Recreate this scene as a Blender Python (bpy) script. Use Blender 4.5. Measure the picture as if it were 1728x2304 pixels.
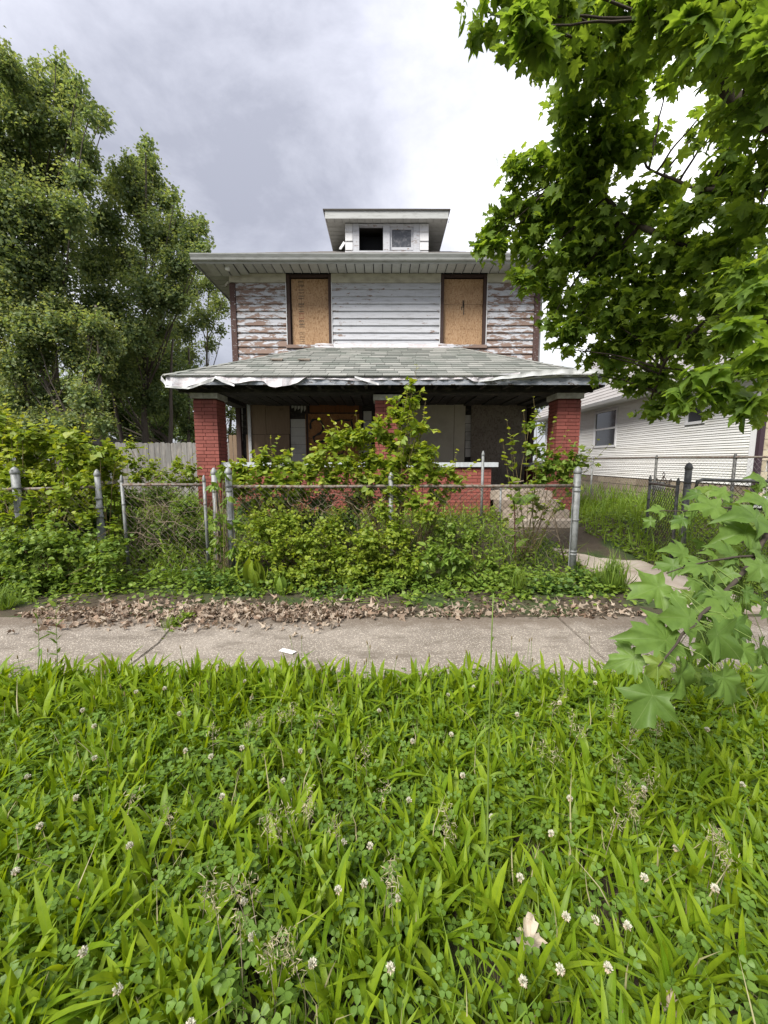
import bpy, bmesh, math, random
import numpy as np
from mathutils import Vector, Matrix

# ------------------------------------------------------------------ scene, camera, light
scene = bpy.context.scene
for o in list(bpy.data.objects):
    bpy.data.objects.remove(o)
C = scene.collection
RNG = np.random.default_rng(11)
random.seed(11)
R = math.radians

CAM_H, F_PX, HORIZON = 1.55, 920.0, 1036.0
PITCH = math.atan((1152 - HORIZON) / F_PX)
cam_d = bpy.data.cameras.new('camera')
cam_d.sensor_fit = 'HORIZONTAL'
cam_d.sensor_width = 36.0
cam_d.lens = F_PX / 1728 * 36.0
cam_d.clip_start = 0.05
cam_d.clip_end = 2000
cam = bpy.data.objects.new('camera', cam_d)
C.objects.link(cam)
cam.location = (0, 0, CAM_H)
cam.rotation_euler = (math.pi / 2 - PITCH, 0, 0)
scene.camera = cam

SUN_AZ, SUN_EL = R(-142), R(50)          # azimuth from the view direction (+Y), positive to the right
sun_dir = Vector((math.sin(SUN_AZ) * math.cos(SUN_EL), math.cos(SUN_AZ) * math.cos(SUN_EL), math.sin(SUN_EL)))
sd = bpy.data.lights.new('sun', 'SUN')
sd.energy = 2.6
sd.angle = R(24)
sd.color = (1.0, 0.96, 0.89)
sun = bpy.data.objects.new('sun', sd)
C.objects.link(sun)
sun.rotation_euler = sun_dir.to_track_quat('Z', 'Y').to_euler()
sun.location = (0, 0, 40)

world = bpy.data.worlds.new('World')
scene.world = world
world.use_nodes = True
wt = world.node_tree
wn, wl = wt.nodes, wt.links
wn.clear()
def wnode(t, **k):
    n = wn.new(t)
    for a, b in k.items():
        setattr(n, a, b)
    return n
def wmath(op, a, b=None, c=None, clamp=False):
    n = wnode('ShaderNodeMath', operation=op, use_clamp=clamp)
    for i, v in enumerate((a, b, c)):
        if v is None: continue
        if isinstance(v, (int, float)): n.inputs[i].default_value = v
        else: wl.new(v, n.inputs[i])
    return n.outputs[0]
sky = wnode('ShaderNodeTexSky', sky_type='NISHITA')
sky.sun_disc = False
sky.sun_elevation = SUN_EL
sky.sun_rotation = SUN_AZ
tc = wnode('ShaderNodeTexCoord')
sep = wnode('ShaderNodeSeparateXYZ')
wl.new(tc.outputs['Generated'], sep.inputs[0])
up = wmath('MAXIMUM', sep.outputs['Z'], 0.0)
den = wmath('ADD', up, 0.34)
cmb = wnode('ShaderNodeCombineXYZ')
wl.new(wmath('DIVIDE', sep.outputs['X'], den), cmb.inputs[0])
wl.new(wmath('DIVIDE', sep.outputs['Y'], den), cmb.inputs[1])
def cloud_noise(scale, detail, rough, rot, sc, loc):
    mp = wnode('ShaderNodeMapping')
    mp.inputs['Rotation'].default_value = (0, 0, rot)
    mp.inputs['Scale'].default_value = sc
    mp.inputs['Location'].default_value = loc
    wl.new(cmb.outputs[0], mp.inputs['Vector'])
    nz = wnode('ShaderNodeTexNoise')
    nz.inputs['Scale'].default_value = scale
    nz.inputs['Detail'].default_value = detail
    nz.inputs['Roughness'].default_value = rough
    nz.inputs['Distortion'].default_value = 0.7
    wl.new(mp.outputs[0], nz.inputs['Vector'])
    return nz.outputs['Fac']
big = cloud_noise(0.75, 3.0, 0.45, 0.3, (1, 1, 1), (7.7, 2.9, 0))
mid = cloud_noise(1.9, 6.0, 0.55, -0.55, (1.35, 1.15, 1), (0.4, 2.6, 0))
lump = wnode('ShaderNodeTexNoise')
lmap = wnode('ShaderNodeMapping'); lmap.inputs['Scale'].default_value = (1.0, 1.0, 1.7); lmap.inputs['Rotation'].default_value = (0, .5, .2)
wl.new(tc.outputs['Generated'], lmap.inputs['Vector']); wl.new(lmap.outputs[0], lump.inputs['Vector'])
lump.inputs['Scale'].default_value = 3.2; lump.inputs['Detail'].default_value = 7.0; lump.inputs['Roughness'].default_value = 0.6; lump.inputs['Distortion'].default_value = 0.25
den_sum = wmath('ADD', wmath('MULTIPLY', big, 0.44), wmath('ADD', wmath('MULTIPLY', mid, 0.16), wmath('MULTIPLY', lump.outputs['Fac'], 0.40)))
# thinner, brighter cloud deck to the right of the house
vdot = wnode('ShaderNodeVectorMath', operation='DOT_PRODUCT')
wl.new(tc.outputs['Generated'], vdot.inputs[0])
vdot.inputs[1].default_value = Vector((.53, .72, .44)).normalized()     # the bright break in the clouds, right of the house
glow = wmath('POWER', wmath('MAXIMUM', vdot.outputs['Value'], 0.0), 9.0)
dens2 = wmath('ADD', den_sum, wmath('MULTIPLY', glow, 0.29))
ramp = wnode('ShaderNodeValToRGB')
cr = ramp.color_ramp
cr.elements[0].position = 0.40
cr.elements[0].color = (0.365, 0.375, 0.44, 1)
cr.elements[1].position = 0.80
cr.elements[1].color = (1.5, 1.5, 1.52, 1)
e = cr.elements.new(0.49); e.color = (0.545, 0.555, 0.63, 1)
e = cr.elements.new(0.58); e.color = (0.74, 0.745, 0.815, 1)
wl.new(dens2, ramp.inputs[0])
# overcast sky: brighter overhead than at the horizon, steepened as added fill light
zenith_fill = wmath('MULTIPLY_ADD', up, 0.80, 0.70)
cl_scale = wnode('ShaderNodeVectorMath', operation='SCALE')
wl.new(ramp.outputs[0], cl_scale.inputs[0])
wl.new(wmath('MULTIPLY', zenith_fill, 3.95), cl_scale.inputs['Scale'])
mixw = wnode('ShaderNodeMix', data_type='RGBA')
mixw.inputs['Factor'].default_value = 0.94
wl.new(sky.outputs[0], mixw.inputs['A'])
wl.new(cl_scale.outputs[0], mixw.inputs['B'])
bg = wnode('ShaderNodeBackground')
bg.inputs['Strength'].default_value = 0.12
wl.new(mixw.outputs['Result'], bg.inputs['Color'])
wo = wnode('ShaderNodeOutputWorld')
wl.new(bg.outputs[0], wo.inputs['Surface'])

scene.view_settings.view_transform = 'Standard'
scene.view_settings.look = 'None'
scene.view_settings.gamma = 1.0
scene.view_settings.use_curve_mapping = False
scene.view_settings.exposure = 1.42
scene.render.engine = 'CYCLES'
scene.cycles.max_bounces = 8
scene.cycles.diffuse_bounces = 4
scene.cycles.transmission_bounces = 5
scene.cycles.transparent_max_bounces = 6

# ------------------------------------------------------------------ helpers
_c, _s = math.cos(PITCH), math.sin(PITCH)
def px(x, y, Y):
    """photo pixel (1728 x 2304) at known distance Y -> world point"""
    u = (x - 864) / F_PX; v = (1152 - y) / F_PX; d = _c + v * _s
    return Vector((u * Y / d, Y, CAM_H + Y * (v * _c - _s) / d))

def smooth01(t):
    t = min(1.0, max(0.0, t)); return t * t * (3 - 2 * t)
def ground_z(x, y):
    base = 0.50 * smooth01((y - 4.9) / 2.8)
    base += 0.10 * smooth01((x - 4.3) / 1.5) * smooth01((y - 6.0) / 2.0)
    return base

def tag(o, label=None, cat=None, group=None, kind=None):
    if label: o['label'] = label
    if cat: o['category'] = cat
    if group: o['group'] = group
    if kind: o['kind'] = kind
    return o
def empty(name, loc=(0, 0, 0), label=None, cat=None, group=None, parent=None, kind=None):
    o = bpy.data.objects.new(name, None)
    o.empty_display_size = 0.1
    C.objects.link(o)
    o.location = loc
    if parent: o.parent = parent
    return tag(o, label, cat, group, kind)
def wpos(o):
    v = Vector(o.location)
    while o.parent:
        o = o.parent; v += Vector(o.location)
    return v
def link_mesh(name, me, parent=None, loc=None):
    """loc is in world space"""
    o = bpy.data.objects.new(name, me)
    C.objects.link(o)
    p = Vector(loc) if loc is not None else Vector((0, 0, 0))
    if parent:
        o.parent = parent
        p = p - wpos(parent)
    o.location = p
    return o

class MB:
    def __init__(self): self.v = []; self.f = []; self.t = []
    def box(self, x0, x1, y0, y1, z0, z1):
        b = len(self.v)
        self.v += [(x0, y0, z0), (x1, y0, z0), (x1, y1, z0), (x0, y1, z0), (x0, y0, z1), (x1, y0, z1), (x1, y1, z1), (x0, y1, z1)]
        self.f += [(b, b+3, b+2, b+1), (b+4, b+5, b+6, b+7), (b, b+1, b+5, b+4), (b+1, b+2, b+6, b+5), (b+2, b+3, b+7, b+6), (b+3, b, b+4, b+7)]
        return self
    def hexa(self, p):                       # 8 corners: bottom ring, top ring (ccw from above)
        b = len(self.v); self.v += [tuple(q) for q in p]
        self.f += [(b, b+3, b+2, b+1), (b+4, b+5, b+6, b+7), (b, b+1, b+5, b+4), (b+1, b+2, b+6, b+5), (b+2, b+3, b+7, b+6), (b+3, b, b+4, b+7)]
        return self
    def tube(self, pts, radii, n=6, cap=True):
        pts = [Vector(p) for p in pts]
        if isinstance(radii, (int, float)): radii = [radii] * len(pts)
        b = len(self.v)
        ref = Vector((0.31, 0.17, 1)).normalized()
        for i, p in enumerate(pts):
            t = (pts[min(i+1, len(pts)-1)] - pts[max(i-1, 0)])
            t = t.normalized() if t.length > 1e-9 else Vector((0, 0, 1))
            a = t.cross(ref)
            if a.length < 0.05: a = t.cross(Vector((1, 0, 0)))
            a.normalize(); c = t.cross(a)
            for k in range(n):
                an = 2 * math.pi * k / n
                self.v.append(tuple(p + (a * math.cos(an) + c * math.sin(an)) * radii[i]))
        for i in range(len(pts) - 1):
            for k in range(n):
                q = b + i*n + k; q2 = b + i*n + (k+1) % n
                self.f.append((q, q+n, q2+n, q2))
        if cap:
            self.f.append(tuple(b + k for k in range(n)))
            self.f.append(tuple(b + (len(pts)-1)*n + k for k in reversed(range(n))))
        return self
    def lathe(self, c, prof, n=12):
        b = len(self.v)
        for r, z in prof:
            for k in range(n):
                an = 2*math.pi*k/n
                self.v.append((c[0]+r*math.cos(an), c[1]+r*math.sin(an), c[2]+z))
        for i in range(len(prof)-1):
            for k in range(n):
                q = b+i*n+k; q2 = b+i*n+(k+1) % n
                self.f.append((q, q2, q2+n, q+n))
        self.f.append(tuple(b+k for k in reversed(range(n))))
        self.f.append(tuple(b+(len(prof)-1)*n+k for k in range(n)))
        return self
    def prism_x(self, prof, x0, x1):           # profile of (y, z) pairs swept along X
        b = len(self.v); n = len(prof)
        for x in (x0, x1):
            self.v += [(x, p[0], p[1]) for p in prof]
        for k in range(n):
            k2 = (k+1) % n
            self.f.append((b+k, b+k2, b+n+k2, b+n+k))
        self.f.append(tuple(b+k for k in reversed(range(n))))
        self.f.append(tuple(b+n+k for k in range(n)))
        return self
    def prism_y(self, prof, y0, y1):           # profile of (x, z) pairs swept along Y
        b = len(self.v); n = len(prof)
        for y in (y0, y1):
            self.v += [(p[0], y, p[1]) for p in prof]
        for k in range(n):
            k2 = (k+1) % n
            self.f.append((b+k, b+k2, b+n+k2, b+n+k))
        self.f.append(tuple(b+k for k in reversed(range(n))))
        self.f.append(tuple(b+n+k for k in range(n)))
        return self
    def build(self, name, mat, parent=None, smooth=False, loc=None):
        me = bpy.data.meshes.new(name)
        off = Vector(loc) if loc is not None else Vector((0, 0, 0))
        vs = [(a[0]-off.x, a[1]-off.y, a[2]-off.z) for a in self.v] if loc is not None else self.v
        me.from_pydata(vs, [], self.f)
        me.materials.append(M[mat] if isinstance(mat, str) else mat)
        bm = bmesh.new(); bm.from_mesh(me); bmesh.ops.recalc_face_normals(bm, faces=bm.faces); bm.to_mesh(me); bm.free()
        if smooth:
            for p in me.polygons: p.use_smooth = True
        return link_mesh(name, me, parent, loc)
def part(name, mat, parent, *boxes, smooth=False):
    m = MB()
    for b in boxes: m.box(*b)
    x = sum((b[0]+b[1])/2 for b in boxes)/len(boxes); y = sum((b[2]+b[3])/2 for b in boxes)/len(boxes)
    z = min(b[4] for b in boxes)
    return m.build(name, mat, parent, smooth, (x, y, z))

_unit = {}
def piece(name, mat, parent, x0, x1, y0, y1, z0, z1, jit=0.0):
    """box piece that shares mesh data with the others of its rounded size"""
    key = (name, mat, round(x1-x0, 3), round(y1-y0, 3), round(z1-z0, 3))
    if key not in _unit:
        m = MB().box(-(x1-x0)/2, (x1-x0)/2, -(y1-y0)/2, (y1-y0)/2, -(z1-z0)/2, (z1-z0)/2)
        me = bpy.data.meshes.new(name); me.from_pydata(m.v, [], m.f); me.materials.append(M[mat])
        _unit[key] = me
    o = link_mesh(name, _unit[key], parent, ((x0+x1)/2, (y0+y1)/2 + random.uniform(-jit, jit), (z0+z1)/2))
    return o

# ---- bulk foliage
def np_mesh(name, V, Fq, nper, mat, tint=None, parent=None, smooth=True, loc=None):
    """V (n,3); Fq flat vertex indices with nper corners per face"""
    me = bpy.data.meshes.new(name)
    V = np.asarray(V, dtype=np.float64)
    if loc is not None: V = V - np.array(loc)
    nv = len(V); nl = len(Fq); nf = nl // nper
    me.vertices.add(nv); me.vertices.foreach_set('co', V.astype(np.float32).ravel())
    me.loops.add(nl); me.loops.foreach_set('vertex_index', np.asarray(Fq, dtype=np.int32))
    me.polygons.add(nf); me.polygons.foreach_set('loop_start', np.arange(0, nl, nper, dtype=np.int32))
    if smooth: me.polygons.foreach_set('use_smooth', np.ones(nf, dtype=bool))
    if tint is not None:
        at = me.attributes.new('tint', 'FLOAT_COLOR', 'POINT')
        c4 = np.ones((nv, 4), dtype=np.float32); c4[:, :3] = tint
        at.data.foreach_set('color', c4.ravel())
    me.materials.append(M[mat] if isinstance(mat, str) else mat)
    me.update(calc_edges=True)
    return link_mesh(name, me, parent, loc)

def norm(a): return a / np.maximum(np.linalg.norm(a, axis=-1, keepdims=True), 1e-9)

class Leaves:
    """collects leaf transforms and turns them into one mesh"""
    def __init__(self): self.P = []; self.T = []; self.N = []; self.S = []; self.R = []; self.G = []
    def add(self, P, T, N, S, Rn, G):
        self.P.append(np.atleast_2d(P)); self.T.append(np.atleast_2d(T)); self.N.append(np.atleast_2d(N))
        self.S.append(np.atleast_1d(S)); self.R.append(np.atleast_1d(Rn)); self.G.append(np.atleast_1d(G))
    def cat(self):
        return [np.concatenate(a) for a in (self.P, self.T, self.N, self.S, self.R, self.G)]
    def count(self): return sum(len(a) for a in self.P)
    def mesh(self, name, templates, mat, parent=None, loc=None, keep=None):
        P, T, N, S, Rn, G = self.cat()
        if keep is not None: P, T, N, S, Rn, G = [a[keep] for a in (P, T, N, S, Rn, G)]
        y = norm(T); x = norm(np.cross(y, N)); z = np.cross(x, y)
        VV = []; FF = []; TT = []; off = 0
        which = RNG.integers(0, len(templates), len(P))
        for k, (tv, tf, tb) in enumerate(templates):
            m = which == k
            if not m.any(): continue
            s = S[m][:, None, None]
            v = P[m][:, None, :] + s * (tv[None, :, 0:1]*x[m][:, None, :] + tv[None, :, 1:2]*y[m][:, None, :] + tv[None, :, 2:3]*z[m][:, None, :])
            n, q = v.shape[0], v.shape[1]
            t = np.empty((n, q, 3)); t[:, :, 0] = Rn[m][:, None]; t[:, :, 1] = G[m][:, None]; t[:, :, 2] = tb[None, :]
            f = (tf[None, :, :] + (np.arange(n)*q)[:, None, None] + off).reshape(-1)
            VV.append(v.reshape(-1, 3)); TT.append(t.reshape(-1, 3)); FF.append(f); off += n*q
        return np_mesh(name, np.concatenate(VV), np.concatenate(FF), 3, mat, np.concatenate(TT), parent, True, loc)

def fan_template(outline, centre, vein_idx, fold=0.10, droop=0.18, twist=0.0):
    """star-shaped leaf: fan of triangles about a centre; the veins run from the centre to the lobe tips"""
    pts = np.array(outline, dtype=float)
    n = len(pts)
    v = np.zeros((n+1, 3)); v[:n, :2] = pts; v[n, :2] = centre
    vein = np.zeros(n+1); vein[list(vein_idx)] = 1.0; vein[n] = 1.0
    d = np.linalg.norm(v[:, :2]-np.array(centre), axis=1)
    v[:, 2] = (1-vein)*fold*d*0.9 - droop*(v[:, 1]-centre[1])**2*np.sign(v[:, 1]-centre[1]+0.3) - 0.5*droop*v[:, 0]**2 + twist*v[:, 0]*v[:, 1]
    f = np.array([(n, i, (i+1) % n) for i in range(n)])
    return v, f, vein
_half = [(.14, -.06), (.36, -.11), (.36, .02), (.32, .10), (.50, .14), (.56, .24), (.78, .41), (.57, .43), (.47, .51), (.29, .46), (.35, .60), (.37, .71), (.21, .73), (.12, .85)]
_out = [(0.0, 0.0)] + _half + [(0.0, 1.0)] + [(-a, b) for a, b in reversed(_half)]
_tips = (2, 7, 15, 23, 28)
MAPLE = [fan_template([(a*.86*k*(1+random.uniform(-.07, .07)), b+random.uniform(-.02, .02)) for a, b in _out], (0, .17), _tips, fo, dr, tw)
         for k, fo, dr, tw in ((1, .10, .22, .05), (.95, .2, .35, -.10), (1.05, .05, .15, .12), (1, .15, .5, 0.02), (.92, .12, .3, -.2))]
def ring_template(outline, centre, vein_idx, fold=.1, droop=.2, twist=0., wave=.03, rings=3, seed=0):
    # finer leaf for the near branch: rings between centre and outline, wavy and cupped
    rr = np.random.default_rng(seed); pts = np.array(outline, float); n = len(pts); c = np.array(centre, float)
    V = [(*c, 0.0)]; B = [1.0]; ph = rr.uniform(0, 6)
    vm = np.zeros(n); vm[list(vein_idx)] = 1
    for k in range(1, rings+1):
        q = k/rings
        for i in range(n):
            p = c+(pts[i]-c)*q; d = np.linalg.norm(p-c); an = math.atan2(p[1]-c[1], p[0]-c[0])
            z = fold*(1-vm[i])*d*.8 - droop*(p[1]-c[1])*abs(p[1]-c[1]) - .55*droop*p[0]**2 + twist*p[0]*p[1] + wave*math.sin(5*an+ph)*d*d*2 + rr.normal(0, .006)*q
            V.append((p[0], p[1], z)); B.append(1.0 if vm[i] else 0.0)
    F = [(0, 1+i, 1+(i+1) % n) for i in range(n)]
    for k in range(rings-1):
        for i in range(n):
            a = 1+k*n+i; b = 1+k*n+(i+1) % n; F += [(a, a+n, b+n), (a, b+n, b)]
    return np.array(V), np.array(F), np.array(B)
_rh = random.Random(3)
MAPLE_HI = [ring_template([(a*.80*k*(1+_rh.uniform(-.09, .09)), b+_rh.uniform(-.03, .03)) for a, b in _out], (0, .17), _tips, fo, dr, tw, wv, 3, q)
            for q, (k, fo, dr, tw, wv) in enumerate(((1, .14, .30, .1, .10), (.95, .22, .55, -.15, .14), (1.05, .08, .2, .22, .12), (.9, .3, .7, .05, .08), (1, .12, .45, -.3, .15), (.97, .2, .15, .0, .2)))]
_half2 = [(0.40, -0.08), (0.24, 0.10), (0.62, 0.42), (0.20, 0.42)]
_out2 = [(0, 0)] + _half2 + [(0, 1.0)] + [(-a, b) for a, b in reversed(_half2)]
RHOMB = [(np.array([(0, 0, 0), (w, .45, .12), (0, 1, -d), (-w, .45, .12)]), np.array([(0, 1, 2), (0, 2, 3)]), np.array([1., 0, 1., 0])) for w, d in ((.36, .15), (.30, .4), (.42, .05))]
TRI3 = [fan_template([(0, 0), (.5, .30), (.22, .50), (0, 1), (-.22, .50), (-.5, .30)], (0, .35), (1, 3, 5), fo, dr) for fo, dr in ((.15, .3), (.3, .5))]
def heart(wid=0.42, fold=.16, droop=.25, tw=0):
    h = [(wid*.55, -.09), (wid, .12), (wid*.93, .38), (wid*.5, .68)]
    return fan_template([(0, 0)] + h + [(0, 1)] + [(-a, b) for a, b in reversed(h)], (0, .25), (0, 5), fold, droop, tw)
HEART = [heart(), heart(.46, .1, .4, .1), heart(.38, .25, .15, -.1)]
OVATE = [fan_template([(0, 0), (.15, .12), (.24, .36), (.2, .6), (.1, .82), (0, 1), (-.1, .82), (-.2, .6), (-.24, .36), (-.15, .12)], (0, .42), (0, 5), fo, dr, tw) for fo, dr, tw in ((.2, .3, 0), (.1, .6, .1), (.3, .1, -.1))]
NARROW = [fan_template([(0, 0), (.055, .15), (.075, .4), (.05, .72), (0, 1), (-.05, .72), (-.075, .4), (-.055, .15)], (0, .42), (0, 4), fo, dr) for fo, dr in ((.2, .4), (.1, .8))]
def strap(wid=.06, segs=6, bend=.35, fold=.3, waist=.45, tw=0.0):
    """plantain or grass blade: three vertices across, bends towards -z"""
    V = []; F = []; B = []
    for i in range(segs+1):
        t = i/segs
        w = wid * (math.sin(math.pi*min(1, (t*(1-waist)+waist*t*t)*.96+.04))**.75 if i < segs else 0.02)
        w = max(w, wid*.16) if i < segs else w
        ang = bend*t*t
        yy = t*(1-.25*ang*t); zz = -ang*t*.9
        c, s = math.cos(tw*t), math.sin(tw*t)
        for k in (-1, 0, 1):
            xx = k*w; up = abs(k)*w*fold
            V.append((xx*c, yy, zz + up + xx*s)); B.append(1.0 if k == 0 else 0.0)
    for i in range(segs):
        for k in (0, 1):
            a = i*3+k
            F += [(a, a+1, a+4), (a, a+4, a+3)]
    return np.array(V), np.array(F), np.array(B)
PLANTAIN = [strap(.038, 6, b, .28, .5, tw) for b, tw in ((.04, .3), (.12, -.35), (.28, .4), (.5, -.2), (.9, .2))]
GRASS = [strap(.014, 4, b, .3, .2, tw) for b, tw in ((.2, .5), (.7, -.4), (1.2, .3))]
def clover():
    V = []; F = []; B = []
    for k in range(3):
        a = 2*math.pi*k/3
        base = len(V)
        pts = [(0, 0.02, 0), (.30, .30, .05), (.40, .72, .06), (.0, .86, -.02), (-.40, .72, .06), (-.30, .30, .05), (0, .5, -.04)]
        for p in pts:
            V.append((p[0]*math.cos(a)-p[1]*math.sin(a), p[0]*math.sin(a)+p[1]*math.cos(a), p[2])); B.append(0.3)
        B[-1] = 1.0
        F += [(base+6, base+i, base+(i+1) % 6) for i in range(6)]
    return np.array(V), np.array(F), np.array(B)
CLOVER = [clover()]

def bez(p0, p1, lift, n=7, side=None):
    p0 = np.array(p0, float); p1 = np.array(p1, float)
    m = (p0+p1)/2 + np.array([0, 0, lift])
    if side is not None: m = m + side
    t = np.linspace(0, 1, n)[:, None]
    return (1-t)**2*p0 + 2*t*(1-t)*m + t*t*p1

def spray(L, mb, p0, p1, nleaf, size, lift=0.1, r0=0.006, t0=0.25, young=0.25, updir=0.55, droop=0.15, rnd=0.35, stem=True, sides=4, jit=0.0):
    """a twig with alternate leaves"""
    ln = np.linalg.norm(np.array(p1)-np.array(p0))
    pts = bez(p0, p1, lift*ln, 6, RNG.normal(0, .06*ln, 3))
    if stem and mb is not None: mb.tube([tuple(p) for p in pts], list(np.linspace(r0, r0*.3, 6)), sides, False)
    ts = np.clip(np.linspace(t0, 1, nleaf) + RNG.uniform(-.03, .03, nleaf), 0, 1)
    idx = ts*5; i0 = np.minimum(idx.astype(int), 4); fr = (idx-i0)[:, None]
    P = pts[i0]*(1-fr) + pts[i0+1]*fr
    tan = norm(pts[i0+1]-pts[i0])
    if jit: P = P + RNG.normal(0, jit, P.shape)
    sidev = norm(np.cross(tan, np.array([0.05, 0.02, 1.0])) + 1e-6)
    sg = np.where(np.arange(nleaf) % 2 == 0, 1, -1)[:, None]
    rot = RNG.normal(0, .5, (nleaf, 1))
    D = norm(sidev*sg*(.8) + tan*.55 + np.array([0, 0, -droop]) + RNG.normal(0, rnd, (nleaf, 3)) + np.array([0, 0, 1])*rot*.3)
    N = norm(np.array([0, 0, 1])*updir + RNG.normal(0, rnd, (nleaf, 3)) + tan*.25)
    S = size*RNG.uniform(.65, 1.2, nleaf)*np.where(ts > .85, .6, 1.0)
    G = np.clip(young*ts**3*2 + RNG.uniform(-.15, .15, nleaf), 0, 1)
    L.add(P, D, N, S, RNG.uniform(0, 1, nleaf), G)
    return pts

# ------------------------------------------------------------------ materials
M = {}
class NT:
    def __init__(self, name):
        self.m = bpy.data.materials.new(name); self.m.use_nodes = True
        self.t = self.m.node_tree; self.t.nodes.clear()
        M[name] = self.m
    def n(self, typ, ins=None, **k):
        nd = self.t.nodes.new(typ)
        for a, b in k.items(): setattr(nd, a, b)
        for a, b in (ins or {}).items(): self.set(nd, a, b)
        return nd
    def set(self, nd, a, b):
        if hasattr(b, 'is_output') or isinstance(b, bpy.types.NodeSocket): self.t.links.new(b, nd.inputs[a])
        else: nd.inputs[a].default_value = b
    def mix(self, fac, a, b, blend='MIX'):
        nd = self.n('ShaderNodeMix', data_type='RGBA', blend_type=blend)
        self.set(nd, 0, fac); self.set(nd, 6, a if not isinstance(a, tuple) else (*a[:3], 1)); self.set(nd, 7, b if not isinstance(b, tuple) else (*b[:3], 1))
        return nd.outputs[2]
    def math(self, op, a, b=0.0, c=0.0, clamp=False):
        nd = self.n('ShaderNodeMath', operation=op, use_clamp=clamp)
        self.set(nd, 0, a); self.set(nd, 1, b); self.set(nd, 2, c)
        return nd.outputs[0]
    def step(self, v, lo, hi):
        nd = self.n('ShaderNodeMapRange', interpolation_type='SMOOTHSTEP')
        self.set(nd, 0, v); nd.inputs[1].default_value = lo; nd.inputs[2].default_value = hi
        return nd.outputs[0]
    def pos(self, scale=(1, 1, 1), obj=False, rot=(0, 0, 0), loc=(0, 0, 0)):
        src = self.n('ShaderNodeTexCoord').outputs['Object'] if obj else self.n('ShaderNodeNewGeometry').outputs['Position']
        mp = self.n('ShaderNodeMapping', {'Vector': src, 'Scale': scale, 'Rotation': rot, 'Location': loc})
        return mp.outputs[0]
    def noise(self, vec, scale=5, detail=4, rough=.55, dist=0):
        return self.n('ShaderNodeTexNoise', {'Vector': vec, 'Scale': scale, 'Detail': detail, 'Roughness': rough, 'Distortion': dist}).outputs['Fac']
    def voro(self, vec, scale=5, out='Color', feature='F1'):
        return self.n('ShaderNodeTexVoronoi', {'Vector': vec, 'Scale': scale}, feature=feature).outputs[out]
    def bump(self, h, strength=.3, dist=.01):
        return self.n('ShaderNodeBump', {'Height': h, 'Strength': strength, 'Distance': dist}).outputs[0]
    def objrand(self): return self.n('ShaderNodeObjectInfo').outputs['Random']
    def out(self, col, rough=.8, bump=None, metal=0.0, spec=.3):
        p = self.n('ShaderNodeBsdfPrincipled', {'Roughness': rough, 'Metallic': metal, 'Specular IOR Level': spec})
        self.set(p, 'Base Color', col if not isinstance(col, tuple) else (*col[:3], 1))
        if bump is not None: self.set(p, 'Normal', bump)
        o = self.n('ShaderNodeOutputMaterial'); self.t.links.new(p.outputs[0], o.inputs[0])
        return self.m

def leaf_mat(name, a, b, young, trans=.40, vein=None, rough=.5, tr_tint=(1.25, 1.15, .5), spec=.35):
    t = NT(name)
    at = t.n('ShaderNodeAttribute', attribute_name='tint')
    sp = t.n('ShaderNodeSeparateColor', {'Color': at.outputs['Color']})
    col = t.mix(sp.outputs[0], a, b)
    col = t.mix(sp.outputs[1], col, young)
    nz = t.noise(t.pos((1, 1, 1)), 35, 3, .6)
    col = t.mix(t.step(nz, .35, .75), col, t.mix(.35, col, (a[0]*.6, a[1]*.65, a[2]*.6)))
    if vein:
        col = t.mix(t.step(sp.outputs[2], .90, .985), col, vein)
    bs = t.n('ShaderNodeBsdfPrincipled', {'Base Color': col, 'Roughness': rough, 'Specular IOR Level': spec})
    tc_ = t.mix(1.0, col, tr_tint, 'MULTIPLY')
    tr = t.n('ShaderNodeBsdfTranslucent', {'Color': tc_})
    mx = t.n('ShaderNodeMixShader', {0: trans})
    t.t.links.new(bs.outputs[0], mx.inputs[1]); t.t.links.new(tr.outputs[0], mx.inputs[2])
    o = t.n('ShaderNodeOutputMaterial'); t.t.links.new(mx.outputs[0], o.inputs[0])

leaf_mat('leaf_maple', (.110, .195, .032), (.205, .320, .050), (.31, .42, .06), .62, (.16, .25, .06), spec=.22)
leaf_mat('leaf_maple_near', (.090, .165, .034), (.170, .275, .052), (.30, .38, .06), .45, (.21, .29, .10), .48, spec=.28)
leaf_mat('leaf_far', (.125, .200, .100), (.235, .325, .155), (.35, .37, .15), .54, spec=.25)
leaf_mat('leaf_far_light', (.14, .205, .095), (.23, .305, .135), (.33, .35, .13), .5)
leaf_mat('leaf_mulberry', (.150, .240, .022), (.245, .345, .034), (.40, .44, .05), .46, (.20, .28, .07))
leaf_mat('leaf_bush', (.110, .200, .028), (.195, .305, .044), (.30, .37, .045), .40, (.15, .24, .06))
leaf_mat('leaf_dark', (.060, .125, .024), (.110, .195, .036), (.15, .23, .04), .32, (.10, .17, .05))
leaf_mat('leaf_plantain', (.125, .230, .010), (.275, .380, .020), (.32, .40, .03), .50, (.20, .30, .03), .45, (1.35, 1.2, .4), spec=.25)
leaf_mat('leaf_clover', (.095, .180, .022), (.165, .270, .036), (.19, .31, .06), .42, (.12, .23, .07))
leaf_mat('leaf_yard', (.130, .225, .024), (.225, .340, .038), (.31, .40, .05), .48)
leaf_mat('leaf_grass', (.115, .205, .018), (.190, .290, .028), (.30, .30, .10), .40)
leaf_mat('leaf_dry', (.10, .062, .042), (.30, .205, .145), (.50, .43, .34), .15, None, .8, (1.1, .9, .6), .1)
leaf_mat('leaf_seed', (.28, .26, .13), (.42, .37, .22), (.46, .41, .29), .2, None, .8, (1.1, 1, .6), .1)
leaf_mat('leaf_petal', (.62, .60, .48), (.74, .71, .62), (.55, .38, .28), .25, None, .7, (1, 1, .9), .1)

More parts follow.
